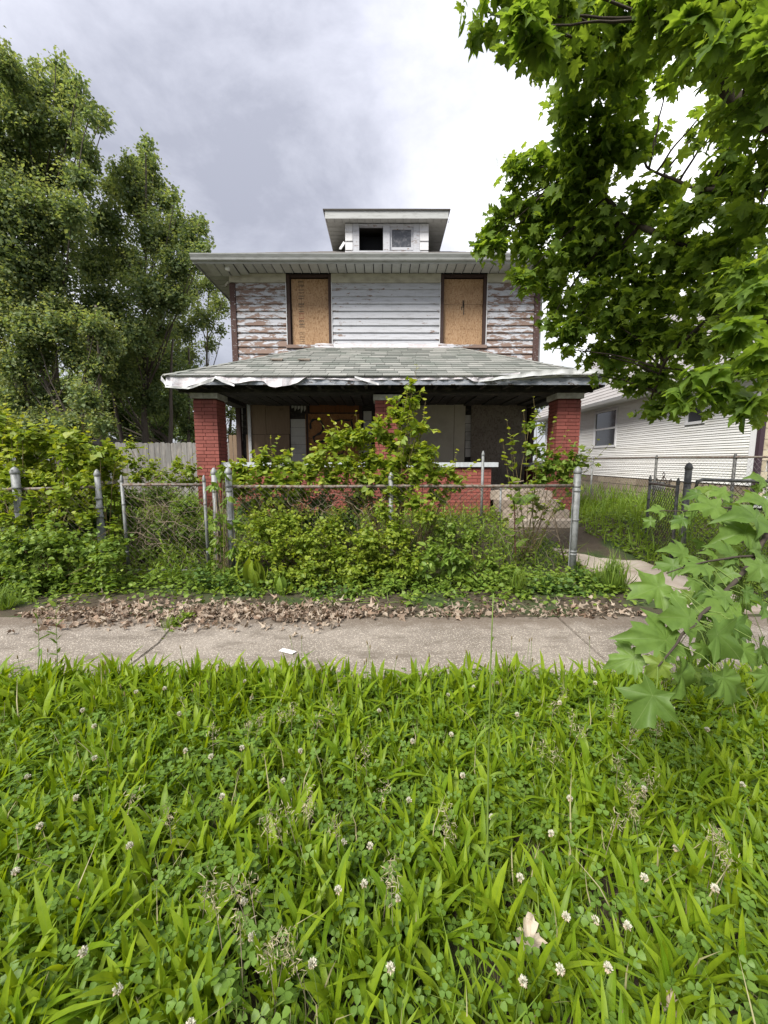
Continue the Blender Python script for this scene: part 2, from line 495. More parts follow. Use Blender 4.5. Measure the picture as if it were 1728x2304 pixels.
t = NT('bark'); p_ = t.pos((9, 9, 2)); nz = t.noise(p_, 4, 6, .65)
t.out(t.mix(nz, (.055, .045, .036), (.17, .145, .12)), .95, t.bump(nz, .7, .02))
t = NT('bark_dark'); p_ = t.pos((9, 9, 3)); nz = t.noise(p_, 5, 5, .65)
t.out(t.mix(nz, (.022, .017, .013), (.075, .06, .045)), .95, t.bump(nz, .6, .01))
t = NT('twig'); nz = t.noise(t.pos(), 30, 3); t.out(t.mix(nz, (.10, .075, .03), (.20, .16, .07)), .8)
t = NT('twig_red'); nz = t.noise(t.pos(), 30, 3); t.out(t.mix(nz, (.075, .028, .02), (.14, .06, .04)), .7)
t = NT('twig_dead'); nz = t.noise(t.pos(), 25, 3); t.out(t.mix(nz, (.14, .105, .075), (.32, .26, .19)), .9)
t = NT('stem_green'); nz = t.noise(t.pos(), 25, 2); t.out(t.mix(nz, (.09, .15, .025), (.17, .23, .05)), .6)

t = NT('soil'); nz = t.noise(t.pos(), 9, 8, .7); n2 = t.noise(t.pos(), 1.3, 3)
c = t.mix(nz, (.028, .022, .015), (.10, .078, .052)); c = t.mix(t.step(n2, .45, .6), c, t.mix(nz, (.02, .035, .010), (.06, .085, .025)))
t.out(c, .98, t.bump(nz, .8, .03))
t = NT('concrete'); g = t.noise(t.pos(), 1.1, 5, .6); f = t.voro(t.pos(), 150, 'Color'); fs = t.n('ShaderNodeSeparateColor', {'Color': f})
n3 = t.noise(t.pos(), 240, 2)
c = t.mix(t.step(g, .3, .7), (.165, .142, .118), (.270, .238, .202))
c = t.mix(t.step(fs.outputs[0], .80, .90), c, (.46, .41, .345)); c = t.mix(t.step(fs.outputs[1], .88, .94), c, (.19, .155, .12))
c = t.mix(t.step(n3, .56, .78), c, (.19, .16, .13))
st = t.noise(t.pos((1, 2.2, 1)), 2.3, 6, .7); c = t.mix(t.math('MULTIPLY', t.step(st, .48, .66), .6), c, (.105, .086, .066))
sy = t.n('ShaderNodeSeparateXYZ', {'Vector': t.n('ShaderNodeNewGeometry').outputs['Position']}); en = t.noise(t.pos((1, 1, 1)), 4.5, 6, .7)
dirt_ = t.math('ADD', t.step(sy.outputs[1], 3.35, 3.95), t.step(sy.outputs[1], 2.95, 2.5)); dirt_ = t.step(t.math('ADD', dirt_, t.math('MULTIPLY', en, 1.4)), 1.0, 1.5)
c = t.mix(t.math('MULTIPLY', dirt_, .65), c, t.mix(n3, (.075, .056, .040), (.16, .125, .092)))
t.out(c, .93, t.bump(t.math('ADD', n3, fs.outputs[0]), .5, .006))
t = NT('concrete_walk'); g = t.noise(t.pos(), 2.2, 6, .65); n3 = t.noise(t.pos(), 160, 2)
c = t.mix(t.step(g, .3, .7), (.26, .21, .165), (.40, .345, .285)); c = t.mix(t.step(n3, .55, .75), c, (.20, .165, .13))
t.out(c, .93, t.bump(n3, .3, .004))
t = NT('stone_cap'); g = t.noise(t.pos(), 6, 6, .65); c = t.mix(t.step(g, .35, .7), (.30, .285, .245), (.50, .49, .44)); t.out(c, .85, t.bump(g, .2, .004))
t = NT('coping_paint'); g = t.noise(t.pos((2, 1, 1)), 7, 6, .65); c = t.mix(t.step(g, .4, .75), (.50, .53, .56), (.36, .37, .38)); t.out(c, .7, t.bump(g, .1, .003))

def brick_mat(name, hi):
    t = NT(name)
    r = t.objrand() if hi else t.noise(t.pos(), 6, 1)
    g = t.noise(t.pos(), 22, 6, .65)
    c = t.mix(r, (.225, .066, .052), (.30, .092, .073))
    c = t.mix(t.math('MULTIPLY', t.step(g, .52, .72), .5), c, (.19, .048, .038))
    n2 = t.noise(t.pos(), 70, 3, .6); c = t.mix(t.step(n2, .70, .78), c, (.42, .24, .20)); n4 = t.noise(t.pos((1, 1, .5)), 3.0, 6, .7); c = t.mix(t.math('MULTIPLY', t.step(n4, .45, .75), .55), c, (.13, .05, .042)); n5 = t.noise(t.pos(), 9, 5, .7); c = t.mix(t.math('MULTIPLY', t.step(n5, .62, .72), .5), c, (.36, .14, .11))
    t.out(c, .75, t.bump(g, .35, .006))
brick_mat('brick', True); brick_mat('brick_pool', False)
t = NT('mortar_red'); g = t.noise(t.pos(), 30, 4); t.out(t.mix(g, (.060, .016, .013), (.10, .026, .02)), .9, t.bump(g, .4, .004))

def peel_mat(name, amt):
    """white paint peeling off brown boards"""
    t = NT(name)
    pv = t.pos((1.25, 1.0, 4.6)); a = t.noise(pv, 3.6, 10, .70, .3)
    reg = t.noise(t.pos((1, 1, 1), loc=(4.7, 0, 2.2)), .55, 2)
    fine = t.noise(t.pos((2.5, 1, 11)), 6, 6, .7)
    geo = t.n('ShaderNodeSeparateXYZ', {'Vector': t.n('ShaderNodeTexCoord').outputs['Object']})
    low = t.step(geo.outputs[2], .05, -.02)                     # lower drip edge wears first
    # wear differs from bay to bay of the wall
    wx = t.n('ShaderNodeSeparateXYZ', {'Vector': t.n('ShaderNodeNewGeometry').outputs['Position']})
    bay = t.math('ADD', t.step(wx.outputs[0], -.6, -2.3), t.step(wx.outputs[0], .9, 2.6))
    hgt = t.step(wx.outputs[2], 4.6, 3.8)
    v = t.math('ADD', a, t.math('MULTIPLY', reg, .22)); v = t.math('ADD', v, t.math('MULTIPLY', fine, .14))
    v = t.math('ADD', v, t.math('MULTIPLY', low, .045)); v = t.math('ADD', v, t.math('MULTIPLY', bay, .14)); v = t.math('ADD', v, t.math('MULTIPLY', hgt, .05))
    msk = t.step(v, .815-amt, .835-amt)
    edge = t.math('SUBTRACT', t.step(v, .800-amt, .815-amt), msk, clamp=True)
    wood = t.mix(t.noise(t.pos((1.2, 1, 22)), 7, 6, .7), (.125, .082, .064), (.30, .215, .175))
    dirt = t.noise(t.pos((.6, 1, 4)), 5, 6, .7)
    paint = t.mix(t.step(dirt, .45, .75), (.455, .465, .495), (.31, .31, .32))
    dr = t.noise(t.pos((9, 1, .8)), 4, 4, .6); paint = t.mix(t.math('MULTIPLY', t.step(dr, .58, .74), .3), paint, (.30, .29, .275))
    speck = t.step(fine, .66, .72); paint = t.mix(t.math('MULTIPLY', speck, .45), paint, (.25, .225, .205))
    c = t.mix(t.math('MULTIPLY', edge, .7), paint, (.30, .27, .25)); c = t.mix(msk, c, wood)
    t.out(c, .8, t.bump(t.math('SUBTRACT', t.math('MULTIPLY', fine, .3), msk), .5, .006))
peel_mat('peel', 0.005); peel_mat('peel_trim', .03)
t = NT('paint_white'); g = t.noise(t.pos(), 14, 6, .65); t.out(t.mix(t.step(g, .5, .75), (.56, .56, .57), (.40, .395, .385)), .6)
t = NT('alu_grey'); g = t.noise(t.pos((.7, .7, 3)), 6, 6, .65); t.out(t.mix(t.step(g, .45, .75), (.40, .41, .40), (.27, .275, .26)), .5, None, 0, .4)
t = NT('soffit_paint'); g = t.noise(t.pos(), 7, 5, .65); t.out(t.mix(t.math('ADD', t.math('MULTIPLY', t.objrand(), .4), t.math('MULTIPLY', t.step(g, .4, .75), .6)), (.43, .435, .415), (.31, .31, .29)), .6)
t = NT('alu_torn'); g = t.noise(t.pos((1.5, 1, 1.5)), 5, 5, .6, .6); n2 = t.noise(t.pos(), 26, 5, .7)
c = t.mix(t.step(g, .38, .62), (.42, .385, .395), (.50, .495, .52)); c = t.mix(t.step(n2, .62, .72), c, (.30, .25, .23)); t.out(c, .5, t.bump(g, .5, .03), 0, .5)
t = NT('fascia_blue'); g = t.noise(t.pos((1, 1, 6)), 9, 6, .7); c = t.mix(t.step(g, .4, .65), (.20, .225, .265), (.40, .41, .43)); n2 = t.noise(t.pos((1, 1, 2)), 7, 6, .7); c = t.mix(t.step(n2, .56, .6), c, (.07, .055, .045)); t.out(c, .7, t.bump(g, .3, .006))
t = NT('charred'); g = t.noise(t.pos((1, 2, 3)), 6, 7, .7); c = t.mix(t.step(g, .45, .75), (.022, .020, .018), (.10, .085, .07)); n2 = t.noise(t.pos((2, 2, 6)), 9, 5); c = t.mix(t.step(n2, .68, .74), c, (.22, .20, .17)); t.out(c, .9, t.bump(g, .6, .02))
t = NT('frieze'); g = t.noise(t.pos((1, 1, 2)), 5, 5); t.out(t.mix(t.step(g, .4, .7), (.45, .43, .35), (.33, .31, .25)), .7)
t = NT('dark_brown'); g = t.noise(t.pos((4, 4, 1)), 9, 6, .7); c = t.mix(g, (.022, .014, .012), (.075, .045, .038)); t.out(c, .8, t.bump(g, .4, .006))
t = NT('corner_brown'); g = t.noise(t.pos((4, 4, 2)), 9, 6, .7); c = t.mix(g, (.035, .020, .018), (.12, .07, .06)); n2 = t.noise(t.pos((3, 3, 9)), 5, 5, .7); c = t.mix(t.step(n2, .6, .66), c, (.45, .44, .44)); t.out(c, .85, t.bump(g, .4, .006))

def osb(name, a, b, d, k):
    t = NT(name)
    v1 = t.voro(t.pos((26, 26, 7.5), rot=(0, .28, 0)), 3.0); v2 = t.voro(t.pos((22, 22, 7), rot=(0, -.35, 0)), 3.1); v3 = t.voro(t.pos((8, 8, 26), rot=(0, .2, 0)), 2.6)
    s1 = t.n('ShaderNodeSeparateColor', {'Color': v1}); s2 = t.n('ShaderNodeSeparateColor', {'Color': v2}); s3 = t.n('ShaderNodeSeparateColor', {'Color': v3})
    c = t.mix(s1.outputs[0], a, b); c = t.mix(t.step(s2.outputs[1], .7, .75), c, b); c = t.mix(t.math('MULTIPLY', t.step(s2.outputs[0], .86, .9), .7), c, d); c = t.mix(t.math('MULTIPLY', t.step(s3.outputs[1], .92, .95), .7), c, d)
    g = t.noise(t.pos(), 2.2, 5, .6); c = t.mix(t.math('MULTIPLY', t.step(g, .45, .75), .5), c, (a[0]*k, a[1]*k, a[2]*k))
    fi = t.noise(t.pos((60, 60, 12)), 3, 3); c = t.mix(t.math('MULTIPLY', fi, .35), c, d)
    t.out(c, .85, t.bump(s1.outputs[0], .2, .004))
osb('osb', (.33, .200, .105), (.44, .295, .175), (.21, .118, .060), .75)
osb('osb_grey', (.155, .130, .105), (.215, .185, .15), (.085, .07, .055), .6)
osb('osb_orange', (.27, .125, .045), (.36, .175, .07), (.13, .06, .025), .65)
t = NT('plywood'); g = t.noise(t.pos((6, 6, .7)), 5, 6, .65); c = t.mix(g, (.155, .105, .066), (.26, .185, .125)); s_ = t.noise(t.pos(), 2.6, 4); c = t.mix(t.step(s_, .6, .75), c, (.06, .045, .035)); t.out(c, .85)
t = NT('plank_orange'); g = t.noise(t.pos((7, 7, .6)), 5, 6, .65); t.out(t.mix(g, (.13, .050, .020), (.26, .11, .045)), .85)
t = NT('panel_beige'); g = t.noise(t.pos(), 3, 5); t.out(t.mix(t.step(g, .4, .7), (.42, .385, .31), (.36, .33, .265)), .7)
t = NT('shingle_siding'); g = t.noise(t.pos((8, 8, 1.5)), 5, 6, .6); n2 = t.noise(t.pos(), 1.8, 4); c = t.mix(g, (.38, .365, .33), (.50, .485, .45)); c = t.mix(t.math('MULTIPLY', t.step(n2, .45, .7), .6), c, (.10, .09, .08)); t.out(c, .8)
t = NT('black_paint'); t.out((.012, .012, .013), .6)
t = NT('stamp_ink'); g = t.noise(t.pos(), 60, 3); t.out(t.mix(t.step(g, .45, .6), (.05, .04, .035), (.20, .14, .09)), .9)
t = NT('stamp_red'); t.out((.22, .07, .05), .9)
t = NT('void'); t.out((.006, .007, .010), .6)

def shingle_mat(name, per_object, a, b, d):
    t = NT(name)
    if per_object: r = t.objrand()
    else:
        at = t.n('ShaderNodeAttribute', attribute_name='tint'); r = t.n('ShaderNodeSeparateColor', {'Color': at.outputs['Color']}).outputs[0]
    c = t.mix(r, a, b)
    g = t.noise(t.pos(), 1.5, 5, .65); c = t.mix(t.math('MULTIPLY', t.step(g, .45, .7), .55), c, d)
    s = t.noise(t.pos(), 260, 2); c = t.mix(t.math('MULTIPLY', s, .4), c, (.10, .10, .09))
    t.out(c, .95, t.bump(s, .4, .004))
shingle_mat('shingle', True, (.145, .155, .14), (.33, .33, .305), (.14, .165, .14))
shingle_mat('shingle_pool', False, (.145, .155, .14), (.33, .33, .305), (.14, .165, .14))
shingle_mat('shingle_main', True, (.20, .185, .175), (.29, .27, .26), (.16, .15, .14))
shingle_mat('shingle_neighbour', True, (.33, .31, .305), (.38, .36, .355), (.29, .275, .27))
t = NT('roof_deck'); g = t.noise(t.pos(), 6, 5); t.out(t.mix(g, (.07, .065, .06), (.13, .12, .11)), .95)

t = NT('vinyl'); g = t.noise(t.pos((.4, .4, 2)), 3, 4); wx = t.n('ShaderNodeSeparateXYZ', {'Vector': t.n('ShaderNodeNewGeometry').outputs['Position']})
t.out(t.mix(t.math('MULTIPLY', t.step(g, .45, .75), .5), (.80, .795, .78), (.64, .62, .56)), .55)
t = NT('vinyl_trim'); t.out((.74, .74, .76), .5)
t = NT('downspout'); t.out((.055, .035, .045), .5)
t = NT('fieldstone'); v = t.voro(t.pos((1, 1, 1.6)), 5, 'Distance'); g = t.noise(t.pos(), 18, 5); r = t.objrand(); c = t.mix(r, (.20, .155, .11), (.36, .30, .22)); c = t.mix(t.step(g, .5, .7), c, (.15, .12, .09)); t.out(c, .9, t.bump(g, .6, .02))
t = NT('mortar_grey'); g = t.noise(t.pos(), 20, 4); t.out(t.mix(g, (.12, .10, .08), (.2, .17, .14)), .95)
t = NT('limestone_corner'); g = t.noise(t.pos(), 9, 5); r = t.objrand(); c = t.mix(r, (.40, .34, .23), (.56, .49, .36)); t.out(t.mix(t.step(g, .5, .75), c, (.27, .22, .15)), .9, t.bump(g, .4, .01))
t = NT('louver_grey'); g = t.noise(t.pos((3, 3, 12)), 5, 5, .7); c = t.mix(t.step(g, .4, .68), (.30, .30, .26), (.19, .165, .135)); t.out(c, .8)
t = NT('galv'); g = t.noise(t.pos((1, 1, .6)), 16, 6, .7); c = t.mix(t.step(g, .4, .65), (.255, .265, .265), (.15, .155, .15)); n2 = t.noise(t.pos(), 8, 6, .7); c = t.mix(t.math('MULTIPLY', t.step(n2, .58, .7), .7), c, (.17, .11, .075)); t.out(c, .62, t.bump(g, .1, .002), .3, .4)
t = NT('galv_rusty'); g = t.noise(t.pos(), 18, 6, .7); c = t.mix(t.step(g, .42, .6), (.21, .195, .17), (.135, .085, .060)); t.out(c, .75, t.bump(g, .3, .003), .25)
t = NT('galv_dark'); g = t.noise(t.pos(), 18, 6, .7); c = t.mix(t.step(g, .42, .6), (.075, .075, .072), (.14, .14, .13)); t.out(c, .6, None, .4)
t = NT('wire'); g = t.noise(t.pos(), 5, 5, .7); c = t.mix(t.step(g, .42, .62), (.085, .075, .062), (.055, .036, .027)); t.out(c, .75, None, .3)
t = NT('wire_pale'); t.out((.33, .31, .30), .6, None, .3)
t = NT('fence_plank'); r = t.objrand(); g = t.noise(t.pos((9, 9, .55)), 4, 7, .7); c = t.mix(r, (.175, .170, .162), (.28, .27, .255)); c = t.mix(t.step(g, .45, .68), c, (.13, .112, .095))
n2 = t.noise(t.pos((2, 2, .5)), 5, 4); c = t.mix(t.math('MULTIPLY', t.step(n2, .5, .7), .6), c, (.33, .30, .265)); t.out(c, .9, t.bump(g, .4, .005))
t = NT('glass_dark'); nz = t.noise(t.pos(), 3, 4); t.out(t.mix(nz, (.02, .025, .03), (.05, .055, .065)), .08, None, 0, .8)
t = NT('glass_dusty'); nz = t.noise(t.pos(), 9, 6, .7); t.out(t.mix(t.step(nz, .45, .7), (.045, .05, .06), (.16, .16, .17)), .3, None, 0, .6)
t = NT('paper'); t.out((.72, .70, .70), .8)
t = NT('lamp_glass'); t.out((.62, .62, .58), .25, None, 0, .6)
t = NT('stucco_grey'); g = t.noise(t.pos(), 5, 4); t.out(t.mix(g, (.20, .175, .15), (.30, .27, .235)), .9)

# ------------------------------------------------------------------ ground, sidewalk, walk
def grid_coords():
    a = list(np.arange(-14, 14.01, .35)); far = [-600, -250, -110, -55, -30, -19]
    xs = far + a + [-q for q in reversed(far)]
    ys = [-200, -60, -20, -6] + list(np.arange(-2, 20.01, .3)) + [23, 28, 40, 70, 130, 300, 700]
    return xs, ys
xs, ys = grid_coords()
V = []; F = []
for y in ys:
    for x in xs:
        z = ground_z(x, y) - (.03 if y < 3.9 else .004)
        if -14 < x < 14 and -2 < y < 20: z += (.012 if not 3.9 < y < 5 else .006)*math.sin(x*5.1+y*3.3)*math.sin(y*4.7-x*1.3)
        if 2.35 < y < 3.9: z = min(z, -.05)
        V.append((x, y, z))
nx = len(xs)
for j in range(len(ys)-1):
    for i in range(nx-1):
        a = j*nx+i; F.append((a, a+1, a+nx+1, a+nx))
me = bpy.data.meshes.new('ground'); me.from_pydata(V, [], F); me.materials.append(M['soil'])
for p in me.polygons: p.use_smooth = True
ground = link_mesh('ground', me); tag(ground, 'dark bare soil under the weeds of verge and yard', 'ground', kind='structure')

sidewalk = empty('sidewalk', (0, 3.3, 0)); tag(sidewalk, 'weathered speckled concrete sidewalk crossing in front of the fence', 'sidewalk', kind='structure')
def slab(parent, pts_bottom, z0, z1, mat, name='slab', tilt=(0, 0), bev=.006):
    bm = bmesh.new()
    vs = [bm.verts.new((p[0], p[1], z1 + (p[2] if len(p) > 2 else 0))) for p in pts_bottom]
    lo = [bm.verts.new((p[0], p[1], z0)) for p in pts_bottom]
    n = len(vs)
    bm.faces.new(vs); bm.faces.new(list(reversed(lo)))
    for i in range(n): bm.faces.new((vs[i], lo[i], lo[(i+1) % n], vs[(i+1) % n]))
    bmesh.ops.recalc_face_normals(bm, faces=bm.faces)
    top = [e for e in bm.edges if e.verts[0] in vs and e.verts[1] in vs]
    bmesh.ops.bevel(bm, geom=top, offset=bev, segments=2, affect='EDGES')
    cx = sum(p[0] for p in pts_bottom)/n; cy = sum(p[1] for p in pts_bottom)/n
    bmesh.ops.translate(bm, verts=bm.verts, vec=(-cx, -cy, -z0))
    me = bpy.data.meshes.new(name); bm.to_mesh(me); bm.free(); me.materials.append(M[mat])
    return link_mesh(name, me, parent, (cx, cy, z0))
joints = [-9, -7.1, -5.35, -3.55, -1.93, 1.72, 3.5, 5.3, 7.1, 9]
for i in range(len(joints)-1):
    a, b = joints[i]+.003, joints[i+1]-.003
    dz = [0, .01, -.005, .003, -.004, 0.002, 0, .006, -.006, .0][i]
    ya, yb = 2.50, 3.90
    if i == 4: pts = [(a-.010, ya, dz), (b, ya, dz+.004), (b, yb, dz), (a-.098, yb, dz), (a+.014, 3.3, dz)]
    elif i == 3: pts = [(a, ya, dz), (b-.002, ya, dz), (b+.022, 3.3, dz+.004), (b-.09, yb, dz), (a, yb, dz)]
    else: pts = [(a, ya, dz), (b, ya, dz), (b, yb, dz), (a, yb, dz)]
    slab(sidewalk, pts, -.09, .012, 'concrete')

walk = empty('front_walk', (3.1, 5.2, 0)); tag(walk, 'narrow curved concrete walk from the sidewalk to the porch steps', 'path', kind='structure')
wc = [(3.55, 3.99, .0), (3.50, 4.7, .0), (3.36, 5.35, .05), (3.12, 6.0, .16), (2.88, 6.6, .26)]
for i in range(4):
    (x0, y0, z0), (x1, y1, z1) = wc[i], wc[i+1]
    w = .50
    pts = [(x0-w, y0+.008, 0), (x0+w, y0+.008+.06*i, 0), (x1+w, y1-.008+.06*i, z1-z0), (x1-w, y1-.008, z1-z0)]
    zt = .02 + z0 + (ground_z(x0, y0)-z0)*.6
    slab(walk, pts, -.08, max(zt, .03), 'concrete_walk')

# ------------------------------------------------------------------ the boarded house
YW, YP, YE = 10.1, 7.8, 7.42        # wall plane, pillar face, porch eave
XL, XR = -3.58, 3.64
FLOOR = .97
house = empty('boarded_house', (0, YW, .45), 'abandoned two storey house with peeling white boards, boarded windows and red brick porch', 'house')

# main walls behind the boards (sides and back stay closed)
part('wall', 'charred', house, (XL+.03, XR-.03, YW+.16, YW+.32, .4, 5.84))
part('side_wall', 'peel', house, (XL+.02, XL+.16, YW+.33, YW+9, .4, 5.84))
part('side_wall', 'peel', house, (XR-.16, XR-.02, YW+.33, YW+9, .4, 5.84))
part('rear_wall', 'peel', house, (XL+.17, XR-.17, YW+8.85, YW+9, .4, 5.84))
part('attic_floor', 'charred', house, (XL+.02, XR-.02, YW+.33, YW+8.8, 5.70, 5.80))

# upper clapboards
WIN = [(-2.215, -1.285), (1.375, 2.335)]
WZ0, WZ1 = 4.26, 5.80
def clapboard(x0, x1, z0, h=.162, lap=.02):
    m = MB()
    m.hexa([(x0, YW-.034, z0), (x1, YW-.034, z0), (x1, YW+.16, z0), (x0, YW+.16, z0),
            (x0, YW-.002, z0+h+lap), (x1, YW-.002, z0+h+lap), (x1, YW+.16, z0+h+lap), (x0, YW+.16, z0+h+lap)])
    o = m.build('clapboard', 'peel', house, False, ((x0+x1)/2, YW, z0))
    o.rotation_euler.y = random.uniform(-.0012, .0012)
    return o
z = 3.10
while z < 5.62:
    h = .160
    top = min(z+h, 5.64)
    if z + h*.5 < WZ0-.03:
        for a, b in ((XL+.13, -.62), (-.616, 1.85), (1.853, XR-.13)):
            clapboard(a, b, z, top-z, .018)
    else:
        for a, b in ((XL+.13, WIN[0][0]-.075), (WIN[0][1]+.075, WIN[1][0]-.075), (WIN[1][1]+.075, XR-.13)):
            clapboard(a, b, z, top-z, .018 if top < 5.63 else 0)
    z += h
for a, b in ((XL-.005, XL+.125), (XR-.125, XR+.005)):
    part('corner_board', 'corner_brown', house, (a, b, YW-.05, YW+.159, 3.0, 5.62))
part('downspout_strip', 'alu_grey', house, (XR+.008, XR+.07, YW+.02, YW+.10, 3.2, 5.6))
for a, b in ((XL-.01, WIN[0][0]-.06), (WIN[0][1]+.06, WIN[1][0]-.06), (WIN[1][1]+.06, XR+.01)):
    part('frieze_board', 'frieze', house, (a, b, YW-.045, YW+.158, 5.645, 5.835))

def stamp_marks(parent, x0, x1, z0, z1, y):
    """printed mill stamp down one side of the sheet: rows of small unreadable marks"""
    mk = MB(); mr = MB(); rr = random.Random(5)
    zz = z1
    while zz > z0:
        kind = rr.random(); h = rr.choice([.012, .018, .03, .045])
        if kind < .22: mk.box(x0, x1, y-.002, y, zz-h*.4, zz)
        elif kind < .85:
            x = x0
            while x < x1-.008:
                w = rr.uniform(.006, .022); (mr if .4 < (zz-z0)/(z1-z0) < .52 else mk).box(x, min(x+w, x1), y-.002, y, zz-h*rr.uniform(.5, 1), zz); x += w + rr.uniform(.004, .010)
        zz -= h + rr.choice([.006, .01, .02, .03])
    mk.build('mill_stamp', 'stamp_ink', parent, False, ((x0+x1)/2, y, z0))
    mr.build('mill_stamp', 'stamp_red', parent, False, ((x0+x1)/2, y, z0))
for i, (a, b) in enumerate(WIN):
    w = part('window', 'dark_brown', house, (a-.055, a+.02, YW-.028, YW+.155, WZ0, WZ1+.03), (b-.012, b+.055, YW-.028, YW+.155, WZ0, WZ1+.03), (a+.021, b-.013, YW-.01, YW+.155, WZ1-.02, WZ1+.03))
    part('trim', 'paint_white', w, (a-.074, a-.058, YW-.04, YW+.1, WZ0-.01, WZ1-.16))
    part('trim', 'paint_white', w, (b+.058, b+.076, YW-.04, YW+.1, WZ0-.01, WZ1-.02))
    part('sill', 'peel_trim', w, (a-.09, b+.09, YW-.06, YW+.157, WZ0-.075, WZ0-.004))
    if i == 0:
        s = part('osb_sheet', 'osb', w, (a+.045, b-.015, YW+.05, YW+.07, WZ0+.002, WZ1-.05))
        s['label'] = 'tan chipboard sheet with a printed stamp column'
        stamp_marks(s, a+.21, a+.34, WZ0+.05, WZ1-.1, YW+.049)
        part('dark_gap', 'void', w, (a+.021, b-.014, YW+.09, YW+.12, WZ0, WZ1-.03))
    else:
        cuts = [WZ0+.002, WZ0+.36, WZ0+.93, WZ1-.05]
        for k in range(3):
            s = part('osb_sheet', 'osb', w, (a+.024, b-.016, YW+.05+.004*(k % 2), YW+.07, cuts[k]+.002, cuts[k+1]-.002))
        part('dark_gap', 'void', w, (a+.021, b-.014, YW+.09, YW+.12, WZ0, WZ1-.03))
        kn = MB()
        for dx, dz, ww, hh in ((.47, .86, .04, .16), (.49, .70, .022, .30), (.44, .80, .02, .08)): kn.box(a+dx, a+dx+ww, YW+.046, YW+.0485, WZ0+dz, WZ0+dz+hh)
        kn.build('stain_mark', 'stamp_ink', w, False, (a+.48, YW+.048, WZ0+.7))

# eaves: soffit, fascia, gutter
EL, ER, EF = -4.17, 4.22, 9.52
SZ = 5.845
part('soffit_backing', 'void', house, (EL+.03, ER-.03, EF+.03, YW+.3, SZ+.03, SZ+.05))
x = EL+.04
k = 0
while x < ER-.06:
    wdt = .205
    y0 = EF+.02; y1 = YW-.046
    o = part('soffit_panel', 'soffit_paint', house, (x+.009, min(x+wdt-.009, ER-.05), y0, y1, SZ, SZ+.012), (x+wdt-.030, x+wdt-.018, y0, y1, SZ-.012, SZ-.001))
    if 1 <= k <= 4:
        o.rotation_euler.x = -R([0, 4.5, 5, 4, 2.2][k]); o.location.z -= [0, .05, .055, .045, .025][k]
    x += wdt; k += 1
for sx, (xa, xb) in ((-1, (EL+.03, XL-.012)), (1, (XR+.08, ER-.03))):
    y = YW-.044; k = 0
    while y < YW+4.2:
        o = part('soffit_panel', 'soffit_paint', house, (xa, xb, y+.004, y+.20, SZ-.002, SZ+.010), (xa, xb, y+.186, y+.196, SZ-.014, SZ-.003))
        y += .205; k += 1
    part('soffit_board', 'soffit_paint', house, (xa, xb, YW+4.3, YW+9.5, SZ, SZ+.01))
m = MB()   # gutter: K profile with a lip and a belt
m.prism_x([(EF, SZ+.01), (EF-.075, SZ+.01), (EF-.085, SZ+.035), (EF-.078, SZ+.042), (EF-.115, SZ+.105), (EF-.120, SZ+.125), (EF-.108, SZ+.125), (EF-.10, SZ+.108), (EF-.012, SZ+.06), (EF, SZ+.06)], EL-.01, ER+.01)
m.build('gutter', 'alu_grey', house, False, (0, EF, SZ))
part('fascia', 'alu_grey', house, (EL, ER, EF+.002, EF+.018, SZ-.035, SZ+.115))
part('fascia', 'alu_grey', house, (EL, EL+.02, EF+.02, YW+9.55, SZ-.03, SZ+.115))
part('fascia', 'alu_grey', house, (ER-.02, ER, EF+.02, YW+9.55, SZ-.03, SZ+.115))
fl = MB(); pl = px(511, 593, EF+.16)
fl.lathe((pl.x, pl.y, SZ-.10), [(.012, .12), (.03, .10), (.05, .055), (.058, .02), (.045, -.012), (.01, -.02)], 12)
fl.build('floodlight', 'lamp_glass', house, True, (pl.x, pl.y, SZ-.1))
strip = MB(); strip.hexa([(XL-.10, YW-.02, 5.56), (XL-.03, YW-.02, 5.63), (XL-.03, YW+.02, 5.63), (XL-.10, YW+.02, 5.56), (XL-.12, YW-.02, 5.60), (XL-.05, YW-.02, 5.68), (XL-.05, YW+.02, 5.68), (XL-.12, YW+.02, 5.60)])
strip.build('loose_trim', 'frieze', house)

